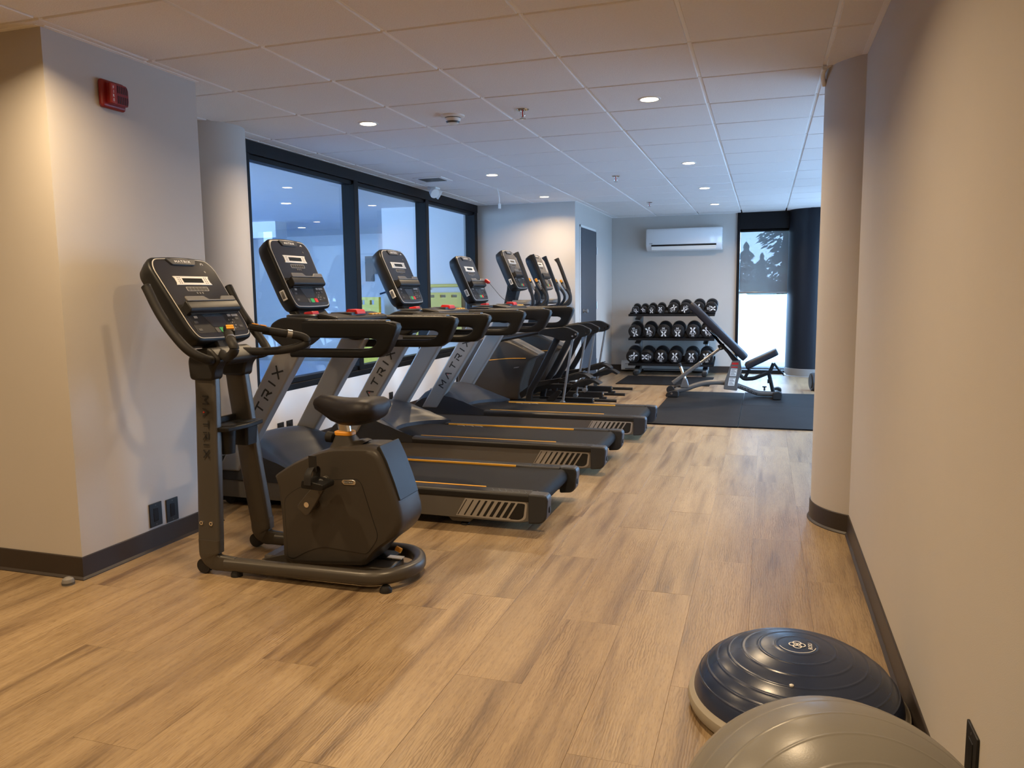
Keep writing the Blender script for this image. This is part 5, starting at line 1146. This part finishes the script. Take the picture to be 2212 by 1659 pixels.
MB().tube(spline([(-0.45, 0, -0.06), (-0.25, 0, -0.01), (0.0, 0, 0.0), (0.3, 0, 0.0)], 6), 0.012, 8).obj('hose', 'blue_dome', hs)
MB().cyl((-0.09, 0, -0.003), (0.03, 0, 0), 0.020, 12).obj('coupling', 'ink', hs)
for x, y, l in ((-5.75, 8.6, 'recessed light over the pool, seen through the first pane'), (-7.6, 11.8, 'recessed light over the far pool end')):
    t = thing('ceiling_light', l, 'ceiling light', (x, y, CEIL + 0.03), 0, 'recessed lights over the pool')
    MB().lathe([(0.06, 0.004), (0.06, -0.004), (0.072, -0.005), (0.076, 0.0)], seg=30).obj('trim_ring', 'white', t)
    MB().lathe([(0.0, -0.003), (0.059, -0.003), (0.059, 0.004)], seg=30).obj('lens', 'lamp_cool', t)
# ------------------------------------------------------------------ outdoors
struct(MB().add([(-90, 12.4, -0.12), (90, 12.4, -0.12), (90, 120, -0.12), (-90, 120, -0.12)], [(0, 1, 2, 3)]).add([(1.7, -60, -0.12), (90, -60, -0.12), (90, 12.4, -0.12), (1.7, 12.4, -0.12)], [(0, 1, 2, 3)]).obj('ground', 'snow', smooth=False), 'bright snow covered ground outside the window')
def conifer(x, y, h, r, label, seed):
    rnd = random.Random(seed)
    t = thing('conifer_tree', label, 'tree', (x, y, -0.12), 0, 'conifers outside the far window')
    MB().cyl((0, 0, 0), (0, 0, h * 0.9), 0.18, 10, 0.03).obj('trunk', 'bark', t)
    vs = []; fs = []
    for k in range(2600):
        u = rnd.random() ** 0.8; z = h * (0.06 + 0.94 * u); a = rnd.uniform(0, 2 * math.pi); q = r * (1 - u) ** 0.85 * rnd.uniform(0.35, 1.12) * (0.8 + 0.35 * math.sin(u * 40)); s = 0.09 + 0.10 * (1 - u)
        c = Vector((q * math.cos(a), q * math.sin(a), z - q * 0.15)); n = len(vs)
        d = Vector((math.cos(a), math.sin(a), -0.45)).normalized() * s; e = Vector((-math.sin(a), math.cos(a), rnd.uniform(-.4, .4))) * s * 0.45; f = Vector((0, 0, s * 0.4))
        vs += [tuple(c - d * 0.5 + e), tuple(c - d * 0.5 - e), tuple(c + d), tuple(c + f)]; fs += [(n, n + 1, n + 2), (n, n + 2, n + 3), (n + 1, n + 3, n + 2), (n, n + 3, n + 1)]
    fo = MB().add(vs, fs).obj('foliage', 'leaf', t, smooth=False); fo['kind'] = 'stuff'
conifer(-1.05, 45, 3.9, 1.5, 'smaller bluish conifer seen left in the far window', 1)
conifer(0.62, 27, 8.0, 1.15, 'tall dark conifer seen right in the far window', 2)
conifer(-0.25, 52, 3.6, 1.2, 'low conifer between the two taller trees outside', 3)
bank = struct(MB().prism(fillet([(13.6, -0.12), (14.4, 0.95), (15.2, 1.19), (16.2, 1.0), (17.2, -0.12)], 0.5, 5, True), YZ, -14, 10).obj('glare_mound', 'snow'), 'added white mound standing in for the glare below the far window shade')  # added to cover the car's lower half with blown-out white
car = thing('parked_car', 'grey car parked on the snow outside the far window', 'car', (-1.5, 18.5, -0.12))
side = fillet([(-2.2, 0.3), (-2.25, 0.75), (-1.5, 0.92), (-0.75, 1.42), (0.75, 1.45), (1.55, 0.98), (2.2, 0.9), (2.25, 0.35)], 0.2, 4, True)
MB().prism(side, XZ, -0.85, 0.85).obj('body', 'car', car, 0.05)
MB().prism(fillet([(-1.3, 0.95), (-0.7, 1.36), (0.7, 1.38), (1.35, 0.98)], 0.08, 3, True), XZ, -0.87, 0.87).obj('windows', 'screen', car)
for x in (-1.4, 1.4):
    for y in (-0.8, 0.8): MB().cyl((x, y - 0.1, 0.33), (x, y + 0.1, 0.33), 0.33).obj('wheel', 'black_soft', car)
struct(box_obj('trim_9', -60, 60, 44, 44.5, -0.12, 1.6, 'leaf'), 'dark hedge line beyond the parked car')
